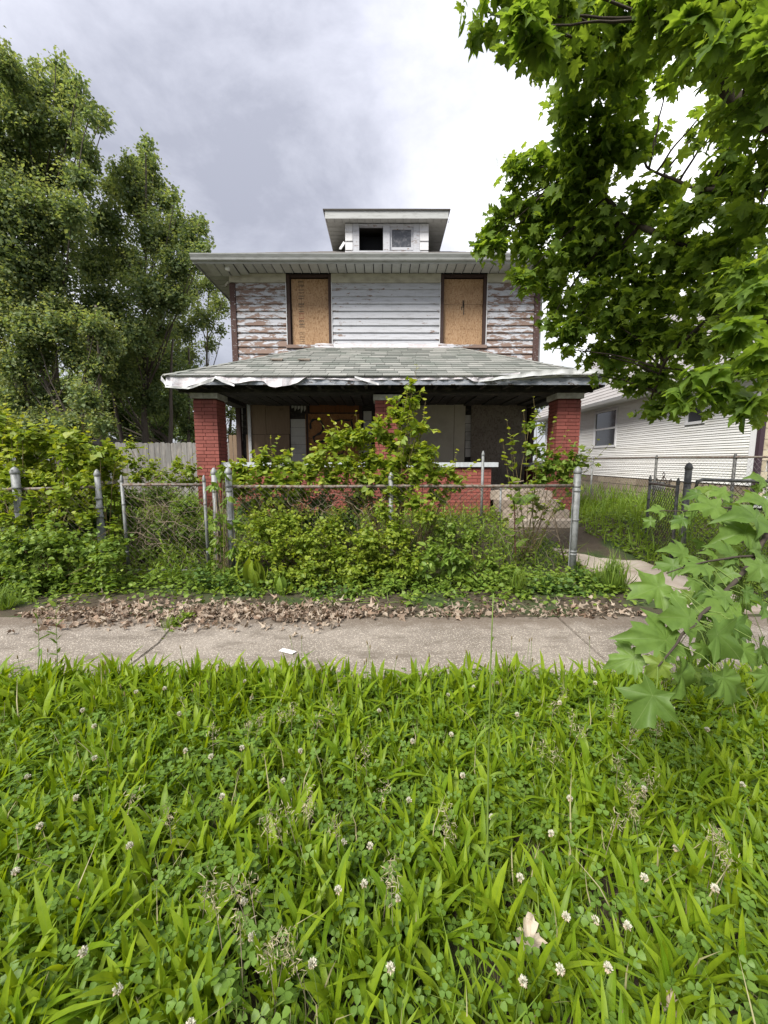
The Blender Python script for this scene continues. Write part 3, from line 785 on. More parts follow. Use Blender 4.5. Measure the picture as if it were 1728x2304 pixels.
# main hip roof in shingle courses
RS = .492
RZ = SZ+.125; RB = YW+9.6
RYM = (EF+RB)/2; RX = (EL+ER)/2
half = (ER-EL)/2
roof = empty('roof', (0, RYM, RZ), parent=house); roof.location = Vector((0, RYM, RZ))-wpos(house)
ridge_z = RZ+RS*half
ry0, ry1 = EF+half, RB-half
m = MB()
e_ = [(EL-.03, EF-.03, RZ-.012), (ER+.03, EF-.03, RZ-.012), (ER+.03, RB+.03, RZ-.012), (EL-.03, RB+.03, RZ-.012)]
r_ = [(RX, ry0, ridge_z), (RX, ry1, ridge_z)]
m.v += e_+r_; m.f += [(0, 1, 4), (1, 2, 5, 4), (2, 3, 5), (3, 0, 4, 5), (3, 2, 1, 0)]
m.build('roof_deck', 'roof_deck', roof, False, (0, RYM, RZ))
for k in range(26):                         # front courses, seen at a glancing angle
    t0 = k/26
    d0 = half*t0; d1 = half*min(1, t0+1/26+.004)
    for seg in range(max(1, 8-k//4)):
        n_ = max(1, 8-k//4)
        a0, b0 = EL-.04+d0, ER+.04-d0; a1, b1 = EL-.04+d1, ER+.04-d1
        f0, f1 = seg/n_, (seg+1)/n_
        zb = RZ+RS*d0; zt = RZ+RS*d1; yb = EF-.05+d0; yt = EF-.05+d1
        x00, x01 = a0+(b0-a0)*f0+.003, a0+(b0-a0)*f1-.003; x10, x11 = a1+(b1-a1)*f0+.003, a1+(b1-a1)*f1-.003
        mm = MB(); th = .014+random.uniform(0, .006)
        mm.hexa([(x00, yb, zb), (x01, yb, zb), (x11, yt, zt), (x10, yt, zt), (x00, yb, zb+th), (x01, yb, zb+th), (x11, yt, zt+.006), (x10, yt, zt+.006)])
        mm.build('shingle_strip', 'shingle_main', roof, False, ((x00+x01)/2, yb, zb))

# dormer
DY, DE = 11.1, 10.88
dX0, dX1 = px(777, 530, DY).x, px(964, 530, DY).x
DZ = px(870, 491, DE).z
dorm = empty('dormer', (0, 0, 0), parent=house); dorm.location = Vector(((dX0+dX1)/2, DY, 6.7))-wpos(house)
DW = [(px(808, 536, DY).x, px(862, 536, DY).x, px(835, 563, DY).z, px(835, 509, DY).z), (px(877, 536, DY).x, px(930, 536, DY).x, px(900, 562, DY).z, px(900, 510, DY).z)]
fr = [(px(794, 540, DY).x, DW[0][0]), (DW[0][1], DW[1][0]), (DW[1][1], px(944, 540, DY).x)]
for a, b in fr: part('mullion', 'peel_trim', dorm, (a, b, DY-.03, DY+.08, DW[0][2]-.03, DZ-.02))
a, b = fr[0][0], fr[2][1]
part('head_casing', 'peel_trim', dorm, (fr[0][1]+.001, fr[1][0]-.001, DY-.025, DY+.08, DW[0][3], DZ-.021), (fr[1][1]+.001, fr[2][0]-.001, DY-.025, DY+.08, DW[1][3], DZ-.021))
part('sill', 'peel_trim', dorm, (a-.02, b+.02, DY-.05, DY+.08, 6.60, DW[0][2]-.032))
for (x0, x1) in ((dX0, a-.005), (b+.005, dX1)):
    z0 = 6.60
    for kk in range(4):
        m = MB(); hh = .215
        flare = .03 if kk == 0 else 0.0
        zt_ = min(z0+hh+.01, DZ-.02)
        if zt_ - z0 < .03: break
        m.hexa([(x0-flare, DY-.05, z0), (x1+flare*.3, DY-.05, z0), (x1, DY+.05, z0), (x0, DY+.05, z0), (x0, DY-.028, zt_), (x1, DY-.028, zt_), (x1, DY+.05, zt_), (x0, DY+.05, zt_)])
        m.build('wall_shingle', 'paint_white', dorm, False, ((x0+x1)/2, DY, z0)); z0 += hh
lo = MB(); lo.hexa([(dX0-.16, DY-.02, 6.84), (dX0-.10, DY-.05, 6.82), (dX0+.0, DY+.0, 6.98), (dX0-.05, DY+.02, 7.03), (dX0-.16, DY-.03, 6.86), (dX0-.10, DY-.06, 6.84), (dX0, DY-.01, 7.0), (dX0-.05, DY+.01, 7.05)])
lo.build('loose_shingle', 'paint_white', dorm)
part('dormer_wall', 'charred', dorm, (dX0+.02, dX0+.06, DY+.09, DY+1.6, 6.6, DZ-.005), (dX1-.06, dX1-.02, DY+.09, DY+1.6, 6.6, DZ-.005), (dX0+.061, dX1-.061, DY+1.5, DY+1.6, 6.6, DZ-.005))
w0 = part('window', 'void', dorm, (DW[0][0]+.001, DW[0][1]-.001, DY+.5, DY+.52, DW[0][2], DW[0][3]))
x0, x1, z0, z1 = DW[1]
w1 = part('window', 'peel_trim', dorm, (x0+.002, x0+.055, DY+.01, DY+.06, z0+.001, z1-.002), (x1-.055, x1-.002, DY+.01, DY+.06, z0+.001, z1-.002), (x0+.056, x1-.056, DY+.01, DY+.06, z0+.001, z0+.065), (x0+.056, x1-.056, DY+.01, DY+.06, z1-.06, z1-.002))
part('pane', 'glass_dusty', w1, (x0+.056, x1-.056, DY+.03, DY+.04, z0+.066, z1-.061))
dEL, dER = px(731, 480, DE).x, px(1009, 480, DE).x
DB = 12.9
x = dEL+.03
while x < dER-.05:
    part('soffit_panel', 'soffit_paint', dorm, (x+.003, min(x+.182, dER-.03), DE+.01, DY-.031, DZ-.004, DZ+.006), (x+.178, x+.188, DE+.01, DY-.031, DZ-.014, DZ-.005)); x += .19
for xa, xb in ((dEL+.02, dX0-.002), (dX1+.002, dER-.02)):
    y = DY-.03
    while y < DB-.2:
        part('soffit_panel', 'soffit_paint', dorm, (xa, xb, y+.003, y+.182, DZ-.005, DZ+.005), (xa, xb, y+.178, y+.188, DZ-.014, DZ-.006)); y += .19
fz = px(870, 474, DE).z
part('fascia', 'alu_grey', dorm, (dEL, dER, DE-.012, DE+.008, DZ-.012, fz))
part('fascia', 'paint_white', dorm, (dEL-.001, dEL+.018, DE+.009, DB, DZ-.012, fz))
part('fascia', 'paint_white', dorm, (dER-.018, dER+.001, DE+.009, DB, DZ-.012, fz))
m = MB(); o_ = .045; cx = (dEL+dER)/2; hw = (dER-dEL)/2; dz = .30*hw
m.v += [(dEL-o_, DE-o_, fz), (dER+o_, DE-o_, fz), (dER+o_, DB+1.8, fz), (dEL-o_, DB+1.8, fz), (dEL-o_, DE-o_, fz+.022), (dER+o_, DE-o_, fz+.022), (dER+o_, DB+1.8, fz+.022), (dEL-o_, DB+1.8, fz+.022), (cx, DE+hw, fz+dz), (cx, DB+1.8, fz+dz)]
m.f += [(3, 2, 1, 0), (0, 1, 5, 4), (1, 2, 6, 5), (3, 0, 4, 7), (4, 5, 8), (5, 6, 9, 8), (7, 4, 8, 9), (2, 3, 7, 9, 6)]
m.build('dormer_roof', 'roof_deck', dorm, False, (cx, DE, fz))

# ---- porch: pillars and low wall laid brick by brick
CH, BL = .0665, .205
brick_count = [0]
pool = MB()
def lay(parent, axis, u0, u1, depth0, depth1, z0, z1, single, start=0, show=None):
    """one face of brickwork; axis 'x' runs along X, 'y' along Y"""
    z = z0; row = start
    while z + CH*.9 <= z1+.012:
        cuts = [u0]
        u = u0 + (BL*.5 if row % 2 else BL) + (0 if u1-u0 > .6 else (.055 if row % 2 else 0))
        while u < u1-.05: cuts.append(u); u += BL
        cuts.append(u1)
        for a, b in zip(cuts[:-1], cuts[1:]):
            a_, b_ = a+.004, b-.004
            ok = single and (show is None or show((a+b)/2, z)) and brick_count[0] < 300
            bx = (a_, b_, depth0, depth1, z+.005, z+CH-.004) if axis == 'x' else (depth0, depth1, a_, b_, z+.005, z+CH-.004)
            if ok: piece('brick', 'brick', parent, *bx, jit=.0025); brick_count[0] += 1
            else:
                j = random.uniform(-.002, .002); pool.box(bx[0]+(j if axis == 'y' else 0), bx[1], bx[2]+(j if axis == 'x' else 0), bx[3], bx[4], bx[5])
        z += CH; row += 1
GZ = .40
PILLARS = []
for (x0, x1, ztop) in ((-3.555, -3.115, 2.69), (-.17, .265, 2.66), (3.235, 3.675, 2.69)):
    p = part('porch_pillar', 'mortar_red', house, (x0+.012, x1-.012, YP+.012, YP+.428, .3, ztop))
    PILLARS.append(p)
    lay(p, 'x', x0, x1, YP, YP+.1, GZ, ztop, True, 0, (lambda u, z: z > 1.02) if x0 < 0 and x0 > -1 else (lambda u, z: z > .95))
    lay(p, 'y', YP+.105, YP+.44, x0, x0+.1, GZ, ztop, False, 1)
    lay(p, 'y', YP+.105, YP+.44, x1-.1, x1, GZ, ztop, False, 0)
    if x0 < -3:
        part('cap', 'stone_cap', p, (x0-.035, x0+.205, YP-.035, YP+.475, ztop+.001, ztop+.10)); part('cap', 'stone_cap', p, (x0+.213, x1+.03, YP-.03, YP+.475, ztop+.001, ztop+.098))
    else:
        part('cap', 'stone_cap', p, (x0-.03, x1+.03, YP-.03, YP+.475, ztop+.001, ztop+.10))
WY = YP+.13
lw = part('porch_wall', 'mortar_red', house, (-3.113, -.172, WY+.012, WY+.26, .3, 1.425), (.267, 2.06, WY+.012, WY+.26, .3, 1.425))
lay(lw, 'x', .268, 2.075, WY, WY+.1, GZ, 1.42, True, 0, lambda u, z: z > .62)
lay(lw, 'x', -3.11, -.175, WY, WY+.1, GZ, 1.42, True, 0, lambda u, z: z > 1.15)
lay(lw, 'y', WY+.105, WY+.27, 1.98, 2.075, GZ, 1.42, False, 1)
for a, b in ((-3.113, -1.62), (-1.612, -.172), (.267, 1.36), (1.368, 2.19)):
    part('coping', 'coping_paint', house, (a, b, WY-.05, WY+.32, 1.427, 1.512+random.uniform(-.003, .003)))
part('porch_wall', 'mortar_red', house, (3.45, 3.66, YP+.445, YW-.01, .3, 1.40))
part('porch_wall', 'mortar_red', house, (-3.54, -3.33, YP+.445, YW-.01, .3, 1.40))
part('coping', 'coping_paint', house, (3.42, 3.69, YP+.446, YW-.03, 1.402, 1.49)); part('coping', 'coping_paint', house, (-3.57, -3.30, YP+.446, YW-.03, 1.402, 1.49))
pb = pool.build('brickwork', 'brick_pool', house, False, (0, YP, .4)); pb['kind'] = 'stuff'
part('porch_floor', 'concrete_walk', house, (-3.32, 2.06, WY+.27, YW+.02, .80, FLOOR), (2.062, 3.44, YP+.05, YW+.02, .80, FLOOR-.003))
st = empty('porch_steps', (2.66, 7.3, .4), parent=house); st.location = Vector((2.66, 7.3, .4))-wpos(house)
nst = 4
for k in range(nst):
    y1 = YP+.045-.30*k; zt_ = FLOOR-.003-.148*k
    if k: part('step', 'concrete_walk', st, (2.10+.01*k, 3.25+.03*k, y1-.005, y1+.30, .05, zt_))

# porch back wall with boards over the openings
def bpart(name, mat, x0, y0, x1, y1, Y, th=.018, parent=house):
    a = px(x0, y0, Y); b = px(x1, y1, Y)
    # x measured at mid height so edges stay upright
    xm0 = px(x0, (y0+y1)/2, Y).x; xm1 = px(x1, (y0+y1)/2, Y).x
    return part(name, mat, parent, (xm0, xm1, Y, Y+th, b.z, a.z))
YB = YW+.10
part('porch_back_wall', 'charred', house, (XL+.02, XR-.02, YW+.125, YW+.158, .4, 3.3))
ply = bpart('plywood_sheet', 'plywood', 555, 903, 597.4, 977, YB); bpart('plywood_sheet', 'plywood', 598, 903, 652, 976.5, YB+.004)
bpart('plywood_sheet', 'plywood', 555, 978, 597.4, 1060, YB+.003); bpart('plywood_sheet', 'plywood', 598, 977.5, 652, 1060, YB)
for k in range(6): bpart('wall_shingle', 'shingle_siding', 654, 943+19.2*k, 689.5, 961.6+19.2*k, YB+.004-.003*(k % 2), .02)
sc = MB()
for k in range(5):                           # burnt scraps hanging above the shingles
    q = px(656+7*k, 905+6*random.random(), YB); sc.hexa([(q.x, YB-.01, q.z-.12-.1*random.random()), (q.x+.05, YB-.02, q.z-.1), (q.x+.05, YB+.01, q.z-.1), (q.x, YB+.01, q.z-.1), (q.x-.01, YB-.01, q.z), (q.x+.05, YB-.01, q.z+.02), (q.x+.05, YB+.01, q.z+.02), (q.x-.01, YB+.01, q.z)])
sc.build('burnt_scrap', 'shingle_siding', house)
edges = [696, 733, 754, 764, 774.5, 808]
for k in range(5): bpart('plank', 'plank_orange', edges[k]+.4, 891, edges[k+1]-.4, 928, YB+.006-.003*(k % 2), .016)
gb = bpart('painted_board', 'osb_orange', 688, 931, 812, 1060, YB); gb['label'] = 'orange chipboard sheet with black sprayed strokes'
bpart('board_seam', 'dark_brown', 688, 986, 812, 986.8, YB-.003, .0025, gb)
def stroke(pts, w, Y=YB-.004):
    """a sprayed paint stroke, flat on the board"""
    P = [px(x, y, Y) for x, y in pts]
    fine = []
    for i in range(len(P)-1):
        for q in range(6): fine.append(P[i].lerp(P[i+1], q/6))
    fine.append(P[-1])
    sm = fine[:]
    for _ in range(4): sm = [sm[0]]+[(sm[i-1]+sm[i]*2+sm[i+1])/4 for i in range(1, len(sm)-1)]+[sm[-1]]
    m = MB(); n = len(sm)
    for i, p in enumerate(sm):
        t_ = (sm[min(i+1, n-1)]-sm[max(i-1, 0)]).normalized(); nn = Vector((-t_.z, 0, t_.x))*w*(.75+.25*math.sin(i*.7))
        if i in (0, n-1): nn *= .5
        for s_, yy in ((1, 0), (-1, 0), (-1, .003), (1, .003)): m.v.append((p.x+nn.x*s_, Y+yy, p.z+nn.z*s_))
        if i:
            b = (i-1)*4
            for k in range(4): m.f.append((b+k, b+(k+1) % 4, b+4+(k+1) % 4, b+4+k))
    m.f += [(3, 2, 1, 0), tuple((n-1)*4+k for k in range(4))]
    m.build('sprayed_stroke', 'black_paint', gb, False, tuple(sm[0]))
stroke([(699, 966), (698, 952), (704, 944), (715, 944), (724, 950), (728, 962), (722, 974), (710, 980), (705, 984), (707, 992), (716, 996), (730, 992), (740, 984)], .030)
stroke([(713, 1024), (713, 1008), (728, 1026), (730, 1007)], .022)
stroke([(752, 948), (768, 944), (782, 946), (794, 944)], .022); stroke([(790, 946), (794, 964), (797, 986)], .022)
stroke([(752, 1008), (766, 1004), (776, 1010), (770, 1022), (756, 1024)], .020)
bpart('beige_panel', 'panel_beige', 905, 890, 1021, 1060, YB-.02); bpart('beige_panel', 'panel_beige', 1022, 889, 1046, 1060, YB-.012)
for k in range(5): bpart('wall_shingle', 'shingle_siding', 1047, 934+19*k, 1061, 952+19*k, YB+.006, .015)
for k in range(5): bpart('wall_shingle', 'shingle_siding', 818, 925+22*k, 836, 946+22*k, YB+.006, .015)
db = bpart('door_board', 'osb_grey', 1061, 901, 1185, 1090, YB-.05, .02); db['label'] = 'grey weathered chipboard sheet leaning over the doorway'
db.rotation_euler.y = R(-.9)
bpart('door_lintel', 'plank_orange', 1068, 884, 1186, 899, YB-.01)
for a, b in ((653, 654), (689, 694), (808.5, 815), (1186, 1194)): bpart('door_jamb', 'dark_brown', a, 888, b, 1080, YB-.01, .03)
for k in range(9): bpart('wall_shingle', 'shingle_siding', 535, 918+15*k, 546, 931.5+15*k, YB+.004, .02)
part('corner_post', 'dark_brown', house, (XL, XL+.10, YW-.02, YW+.12, FLOOR, 3.0)); part('corner_post', 'paint_white', house, (XL+.26, XL+.33, YW+.05, YW+.12, FLOOR, 2.9))
part('corner_post', 'dark_brown', house, (XR-.10, XR, YW-.02, YW+.12, FLOOR, 3.0)); 

# porch roof: rafters, ceiling, deck, fascia and shingle tabs
pEL, pER = -3.83, 3.90
PZ = px(864, 846, YE).z
pTL, pTR, pTZ = -1.57, 1.64, 4.20
prs = (pTZ-PZ)/(YW-YE)
proof = empty('porch_roof', parent=house); proof.location = Vector((0, YE, PZ))-wpos(house)
m = MB()
m.v += [(pEL, YE, PZ-.02), (pER, YE, PZ-.02), (pTR, YW-.025, pTZ-.02), (pTL, YW-.025, pTZ-.02), (pEL, YW-.025, PZ-.02), (pER, YW-.025, PZ-.02), (pEL, YE, PZ-.05), (pER, YE, PZ-.05), (pEL, YW-.025, PZ-.05), (pER, YW-.025, PZ-.05)]
m.f += [(0, 1, 2, 3), (1, 5, 2), (4, 0, 3), (4, 3, 2, 5), (6, 8, 9, 7), (0, 6, 7, 1), (1, 7, 9, 5), (0, 4, 8, 6), (4, 5, 9, 8)]
m.build('roof_deck', 'roof_deck', proof, False, (0, YE, PZ))
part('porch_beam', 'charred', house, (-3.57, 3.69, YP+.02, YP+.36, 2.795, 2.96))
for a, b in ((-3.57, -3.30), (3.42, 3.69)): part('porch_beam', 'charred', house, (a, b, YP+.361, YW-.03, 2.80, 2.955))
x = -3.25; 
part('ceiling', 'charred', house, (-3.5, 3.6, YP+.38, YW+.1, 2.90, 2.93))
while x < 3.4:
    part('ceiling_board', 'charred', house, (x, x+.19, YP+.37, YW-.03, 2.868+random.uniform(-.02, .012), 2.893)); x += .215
for x in np.arange(pEL+.12, pER, .42): part('rafter_tail', 'charred', proof, (x, x+.05, YE+.02, YP+.02, PZ-.17, PZ-.055))
part('soffit_backing', 'charred', proof, (pEL+.03, pER-.03, YP-.02, YP+.02, PZ-.22, PZ-.06))

shc = [0]; spool = MB(); stint = []
NC = 16
run = math.hypot(YW-YE, pTZ-PZ)
def rpt(u, t, lift):            # u in metres along X, t 0..1 up the slope
    y = YE-.035 + (YW-.027-YE+.035)*t; z_ = PZ-.012 + (pTZ-PZ+.012)*t
    return (u, y - lift*.35, z_ + lift)
for k in range(NC):
    t0, t1 = k/NC, min(1, (k+1)/NC+.018)
    def lim(t): return pEL-.03+(pTL-pEL+.03)*t, pER+.03+(pTR-pER-.03)*t
    a0, b0 = lim(t0); a1, b1 = lim(t1)
    u = -4.6 + (.16 if k % 2 else 0) + random.uniform(0, .09)
    while u < b0:
        wt = random.uniform(.27, .36)
        v0, v1 = max(u, a0), min(u+wt, b0)
        w0, w1 = min(max(u, a1), b1), max(min(u+wt, b1), a1)
        u += wt+.002
        if v1-v0 < .03: continue
        w0 = min(w0, w1-.005) if w1 > w0 else w0
        lf = .017+random.uniform(0, .008)
        g = .003
        P = [rpt(v0+g, t0, 0), rpt(v1-g, t0, 0), rpt(max(w1-g, w0+.004), t1, -.002), rpt(w0+g, t1, -.002), rpt(v0+g, t0, lf), rpt(v1-g, t0, lf+random.uniform(-.002, .003)), rpt(max(w1-g, w0+.004), t1, .006), rpt(w0+g, t1, .006)]
        if shc[0] < 300:
            MB().hexa(P).build('shingle_tab', 'shingle', proof, False, P[0]); shc[0] += 1
        else:
            spool.hexa(P); stint += [random.random()]*8
so = spool.build('shingle_tabs', 'shingle_pool', proof, False, (0, YE, PZ)); so['kind'] = 'stuff'
at = so.data.attributes.new('tint', 'FLOAT_COLOR', 'POINT')
at.data.foreach_set('color', np.repeat(np.array(stint, dtype=np.float32)[:, None], 4, 1).ravel())
# hip caps and flashing where the roof meets the wall
for (a, b) in (((pEL-.03, YE-.035, PZ), (pTL, YW-.03, pTZ)), ((pER+.03, YE-.035, PZ), (pTR, YW-.03, pTZ))):
    for k in range(17):
        p0 = Vector(a).lerp(Vector(b), k/17); p1 = Vector(a).lerp(Vector(b), (k+1.12)/17)
        d = (p1-p0).normalized(); s_ = Vector((0, 0, 1)).cross(d).normalized()*.085; l0 = Vector((0, 0, .026)); l1 = Vector((0, 0, .016)); dn = Vector((0, 0, -.028))
        mm = MB(); mm.v += [tuple(q) for q in (p0-s_+dn+l0, p0+l0, p0+s_+dn+l0, p1-s_+dn+l1, p1+l1, p1+s_+dn+l1, p0-s_+dn+l0*.4, p0+l0*.4, p0+s_+dn+l0*.4)]
        mm.f += [(0, 1, 4, 3), (1, 2, 5, 4), (0, 6, 7, 1), (1, 7, 8, 2)]
        mm.build('hip_cap', 'shingle', proof, False, tuple(p0))
fl_ = MB()
q0, q1 = pTL-.05, pTR+.0
N_ = 18
for i in range(N_+1):
    x = q0+(q1-q0)*i/N_; w_ = .012*math.sin(i*1.7)
    fl_.v += [(x, YW-.17, pTZ-.045+w_*.5), (x, YW-.045, pTZ+.022+w_), (x, YW-.030, pTZ+.085+w_)]
    if i: b = (i-1)*3; fl_.f += [(b, b+3, b+4, b+1), (b+1, b+4, b+5, b+2)]
fl_.build('flashing', 'alu_torn', proof, False, (0, YW, pTZ))
for (xx, yy) in ((622, 813), (684, 818)):
    q = px(xx, yy, YE + .42*(YW-YE)); zz = PZ+(q.y-YE)*prs+.03
    lm = MB(); lm.hexa([(q.x-.11, q.y-.09, zz-.01), (q.x+.13, q.y-.07, zz-.02), (q.x+.12, q.y+.08, zz+.05), (q.x-.10, q.y+.08, zz+.05), (q.x-.11, q.y-.09, zz+.012), (q.x+.13, q.y-.07, zz+.0), (q.x+.12, q.y+.08, zz+.06), (q.x-.10, q.y+.08, zz+.06)])
    lm.build('loose_shingle', 'osb_grey', proof, False, (q.x, q.y, zz))
# fascia under torn aluminium
part('fascia', 'fascia_blue', proof, (pEL, pER, YE-.002, YE+.02, PZ-.15, PZ-.03))
part('fascia', 'fascia_blue', proof, (pEL-.002, pEL+.02, YE+.021, YW-.03, PZ-.185, PZ-.03)); part('fascia', 'fascia_blue', proof, (pER-.02, pER+.002, YE+.021, YW-.03, PZ-.185, PZ-.03))
def torn(name, top, bot, Y, mat='alu_torn', curl=.05, seed=1):
    """bent metal sheet between an upper and a lower pixel polyline, crumpled in depth"""
    rr = random.Random(seed)
    def samp(poly, x):
        for (x0, y0), (x1, y1) in zip(poly[:-1], poly[1:]):
            if x0 <= x <= x1: return y0+(y1-y0)*(x-x0)/(x1-x0)
        return poly[-1][1]
    x0, x1 = max(top[0][0], bot[0][0]), min(top[-1][0], bot[-1][0]); n = max(6, int((x1-x0)/5)); rows = 4
    m = MB()
    for i in range(n+1):
        x = x0+(x1-x0)*i/n; ya, yb = samp(top, x), samp(bot, x); ph = .012*math.sin(i*.9+seed)+rr.uniform(-.006, .006)
        for j in range(rows+1):
            s_ = j/rows; q = px(x, ya+(yb-ya)*s_, Y)
            m.v.append((q.x, Y-.006-curl*s_*s_*(.6+.4*math.sin(i*.5+seed))+ph*s_, q.z))
    for i in range(n):
        for j in range(rows):
            a = i*(rows+1)+j; m.f.append((a, a+1, a+rows+2, a+rows+1))
    o = m.build(name, mat, proof, False, m.v[0])
    sm = o.modifiers.new('thick', 'SOLIDIFY'); sm.thickness = .004; sm.offset = 0
    return o
FY = YE-.006
torn('torn_fascia_sheet', [(374, 843), (440, 842), (520, 843), (600, 845), (690, 848)], [(374, 866), (392, 871), (424, 872), (470, 855), (500, 852), (528, 864), (580, 857), (594, 858), (606, 870), (622, 873), (650, 867), (672, 862), (684, 853), (690, 849)], FY, curl=.05, seed=2)
torn('torn_fascia_sheet', [(372, 868), (424, 871), (470, 853), (485, 849)], [(372, 872), (424, 876), (480, 858), (485, 851)], FY-.05, 'alu_grey', .01, 3)
torn('torn_fascia_sheet', [(484, 846), (500, 850), (528, 866)], [(484, 851), (500, 860), (528, 870)], FY-.06, 'paint_white', .01, 4)
torn('torn_fascia_sheet', [(363, 846), (376, 862)], [(363, 856), (376, 871)], FY-.02, 'paint_white', .02, 5)
torn('torn_fascia_sheet', [(690, 849), (760, 851), (860, 850), (960, 848), (1060, 845), (1100, 842)], [(690, 853), (760, 854), (800, 857), (860, 855), (960, 855), (1060, 853), (1100, 850)], FY, 'alu_torn', .01, 6)
torn('torn_fascia_sheet', [(798, 846), (820, 852), (852, 862)], [(798, 850), (820, 858), (852, 867)], FY-.04, 'paint_white', .01, 7)
torn('torn_fascia_sheet', [(1046, 846), (1090, 845), (1170, 838)], [(1046, 848), (1064, 859), (1090, 859), (1170, 843)], FY, 'alu_torn', .03, 8)
torn('gutter_sagging', [(1078, 857), (1130, 846), (1200, 836), (1262, 830), (1300, 830), (1364, 830)], [(1078, 860), (1130, 854), (1200, 847), (1262, 842), (1300, 842), (1364, 842)], FY-.05, 'alu_grey', .045, 9)
torn('gutter_sagging', [(1130, 855), (1200, 848), (1262, 843), (1364, 843)], [(1130, 857), (1200, 852), (1262, 848), (1364, 847)], FY-.03, 'alu_grey', -.03, 10)

# ------------------------------------------------------------------ neighbour's white house
NX, NY0, NY1 = 7.0, 7.78, 18.0
nb = empty('neighbour_house', (NX+2, 12, .6), 'white vinyl sided bungalow with pale grey shingle roof next door', 'house')
NZ0, NZ1 = 1.07, 3.36
part('wall', 'vinyl_trim', nb, (NX+.03, NX+7, NY0+.03, NY1, .3, NZ1))
zz = NZ0; 
NW = [(12.55, 13.75, 2.02, 3.06), (9.15, 9.6, 2.42, 2.78)]
while zz < NZ1-.02:
    zt_ = min(zz+.104, NZ1)
    spans = [(NY0+.13, NY1)]
    for (a, b, z0, z1) in NW:
        if z0-.06 < (zz+zt_)/2 < z1+.06:
            ns = []
            for (p, q) in spans:
                if p < a-.07 and q > b+.07: ns += [(p, a-.07), (b+.07, q)]
                else: ns.append((p, q))
            spans = ns
    for (p, q) in spans:
        m = MB(); m.prism_y([(NX-.018, zz+.002), (NX-.004, zz+.060), (NX-.016, zz+.062), (NX-.003, zt_), (NX+.03, zt_), (NX+.03, zz+.002)], p, q)
        m.build('siding_board', 'vinyl', nb, False, (NX, p, zz))
    zz += .104
part('corner_trim', 'vinyl_trim', nb, (NX-.025, NX+.03, NY0+.0, NY0+.125, NZ0, NZ1))
part('downspout', 'downspout', nb, (NX-.03, NX+.055, NY0-.09, NY0-.012, .85, NZ1-.05))
for i, (a, b, z0, z1) in enumerate(NW):
    w = part('window', 'vinyl_trim', nb, (NX-.035, NX+.03, a-.068, a, z0-.06, z1+.06), (NX-.035, NX+.03, b, b+.068, z0-.06, z1+.06), (NX-.034, NX+.03, a+.001, b-.001, z1, z1+.06), (NX-.034, NX+.03, a+.001, b-.001, z0-.06, z0))
    if i == 0:
        mz = (z0+z1)/2
        part('sash_rail', 'vinyl_trim', w, (NX-.02, NX+.03, a+.001, b-.001, mz-.025, mz+.025))
        part('pane', 'glass_dark', w, (NX, NX+.01, a+.001, b-.001, z0, mz-.026)); part('pane', 'glass_dark', w, (NX-.005, NX+.005, a+.001, b-.001, mz+.026, z1))
    else: part('pane', 'glass_dark', w, (NX, NX+.01, a+.001, b-.001, z0, z1))
part('foundation', 'mortar_grey', nb, (NX+.02, NX+6.9, NY0+.05, NY1-.02, .2, NZ0-.002))
for row in range(3):
    y = NY0+.02
    while y < NY1-.2:
        ln = random.uniform(.28, .55); piece('stone', 'fieldstone', nb, NX-.03+random.uniform(-.01, .012), NX+.04, y, y+ln-.02, .50+.185*row, .50+.185*row+.168); y += ln
part('foundation_vent', 'galv', nb, (NX-.045, NX-.02, 10.15, 10.75, .80, 1.02))
# front wall of the neighbour: stone corner and weathered louvres
for k in range(13):
    piece('corner_stone', 'limestone_corner', nb, NX+.06, NX+.06+(.15 if k % 2 else .19), NY0-.02, NY0+.03, .75+.2*k, .75+.2*k+.19)
for k in range(36):
    zz = .95+.066*k; m = MB(); m.hexa([(NX+.27, NY0-.01, zz), (NX+3.2, NY0-.01, zz), (NX+3.2, NY0+.03, zz), (NX+.27, NY0+.03, zz), (NX+.27, NY0+.02, zz+.062), (NX+3.2, NY0+.02, zz+.062), (NX+3.2, NY0+.03, zz+.062), (NX+.27, NY0+.03, zz+.062)])
    m.build('slat', 'louver_grey', nb, False, (NX+1.7, NY0, zz))
nroof = empty('roof', parent=nb); nroof.location = Vector((NX, 12, NZ1))-wpos(nb)
NE = NX-.42; NR = NX+3.4; nsl = 1.02
m = MB(); m.prism_y([(NE, NZ1-.03), (NR, NZ1-.03+nsl*(NR-NE)), (NR+(NR-NE), NZ1-.03), (NR+(NR-NE), NZ1-.12), (NE, NZ1-.12)], NY0-.35, NY1+.35); m.build('roof_deck', 'roof_deck', nroof, False, (NX, 12, NZ1))
nrow = 30
for k in range(nrow):
    xa = NE-.03+(NR-NE+.03)*k/nrow; xb = NE-.03+(NR-NE+.03)*(k+1.1)/nrow; za, zb = NZ1-.03+nsl*(xa-NE), NZ1-.03+nsl*(xb-NE)
    for seg in range(4):
        ya, yb = NY0-.38+seg*(NY1-NY0+.76)/4+.004, NY0-.38+(seg+1)*(NY1-NY0+.76)/4-.004
        m = MB(); m.hexa([(xa, yb, za), (xa, ya, za), (xb, ya, zb), (xb, yb, zb), (xa-.012, yb, za+.02), (xa-.012, ya, za+.02), (xb, ya, zb+.01), (xb, yb, zb+.01)])
        m.build('shingle_course', 'shingle_neighbour', nroof, False, (xa, ya, za))
part('soffit', 'vinyl_trim', nb, (NE+.02, NX-.02, NY0-.3, NY1+.3, NZ1-.14, NZ1-.122))
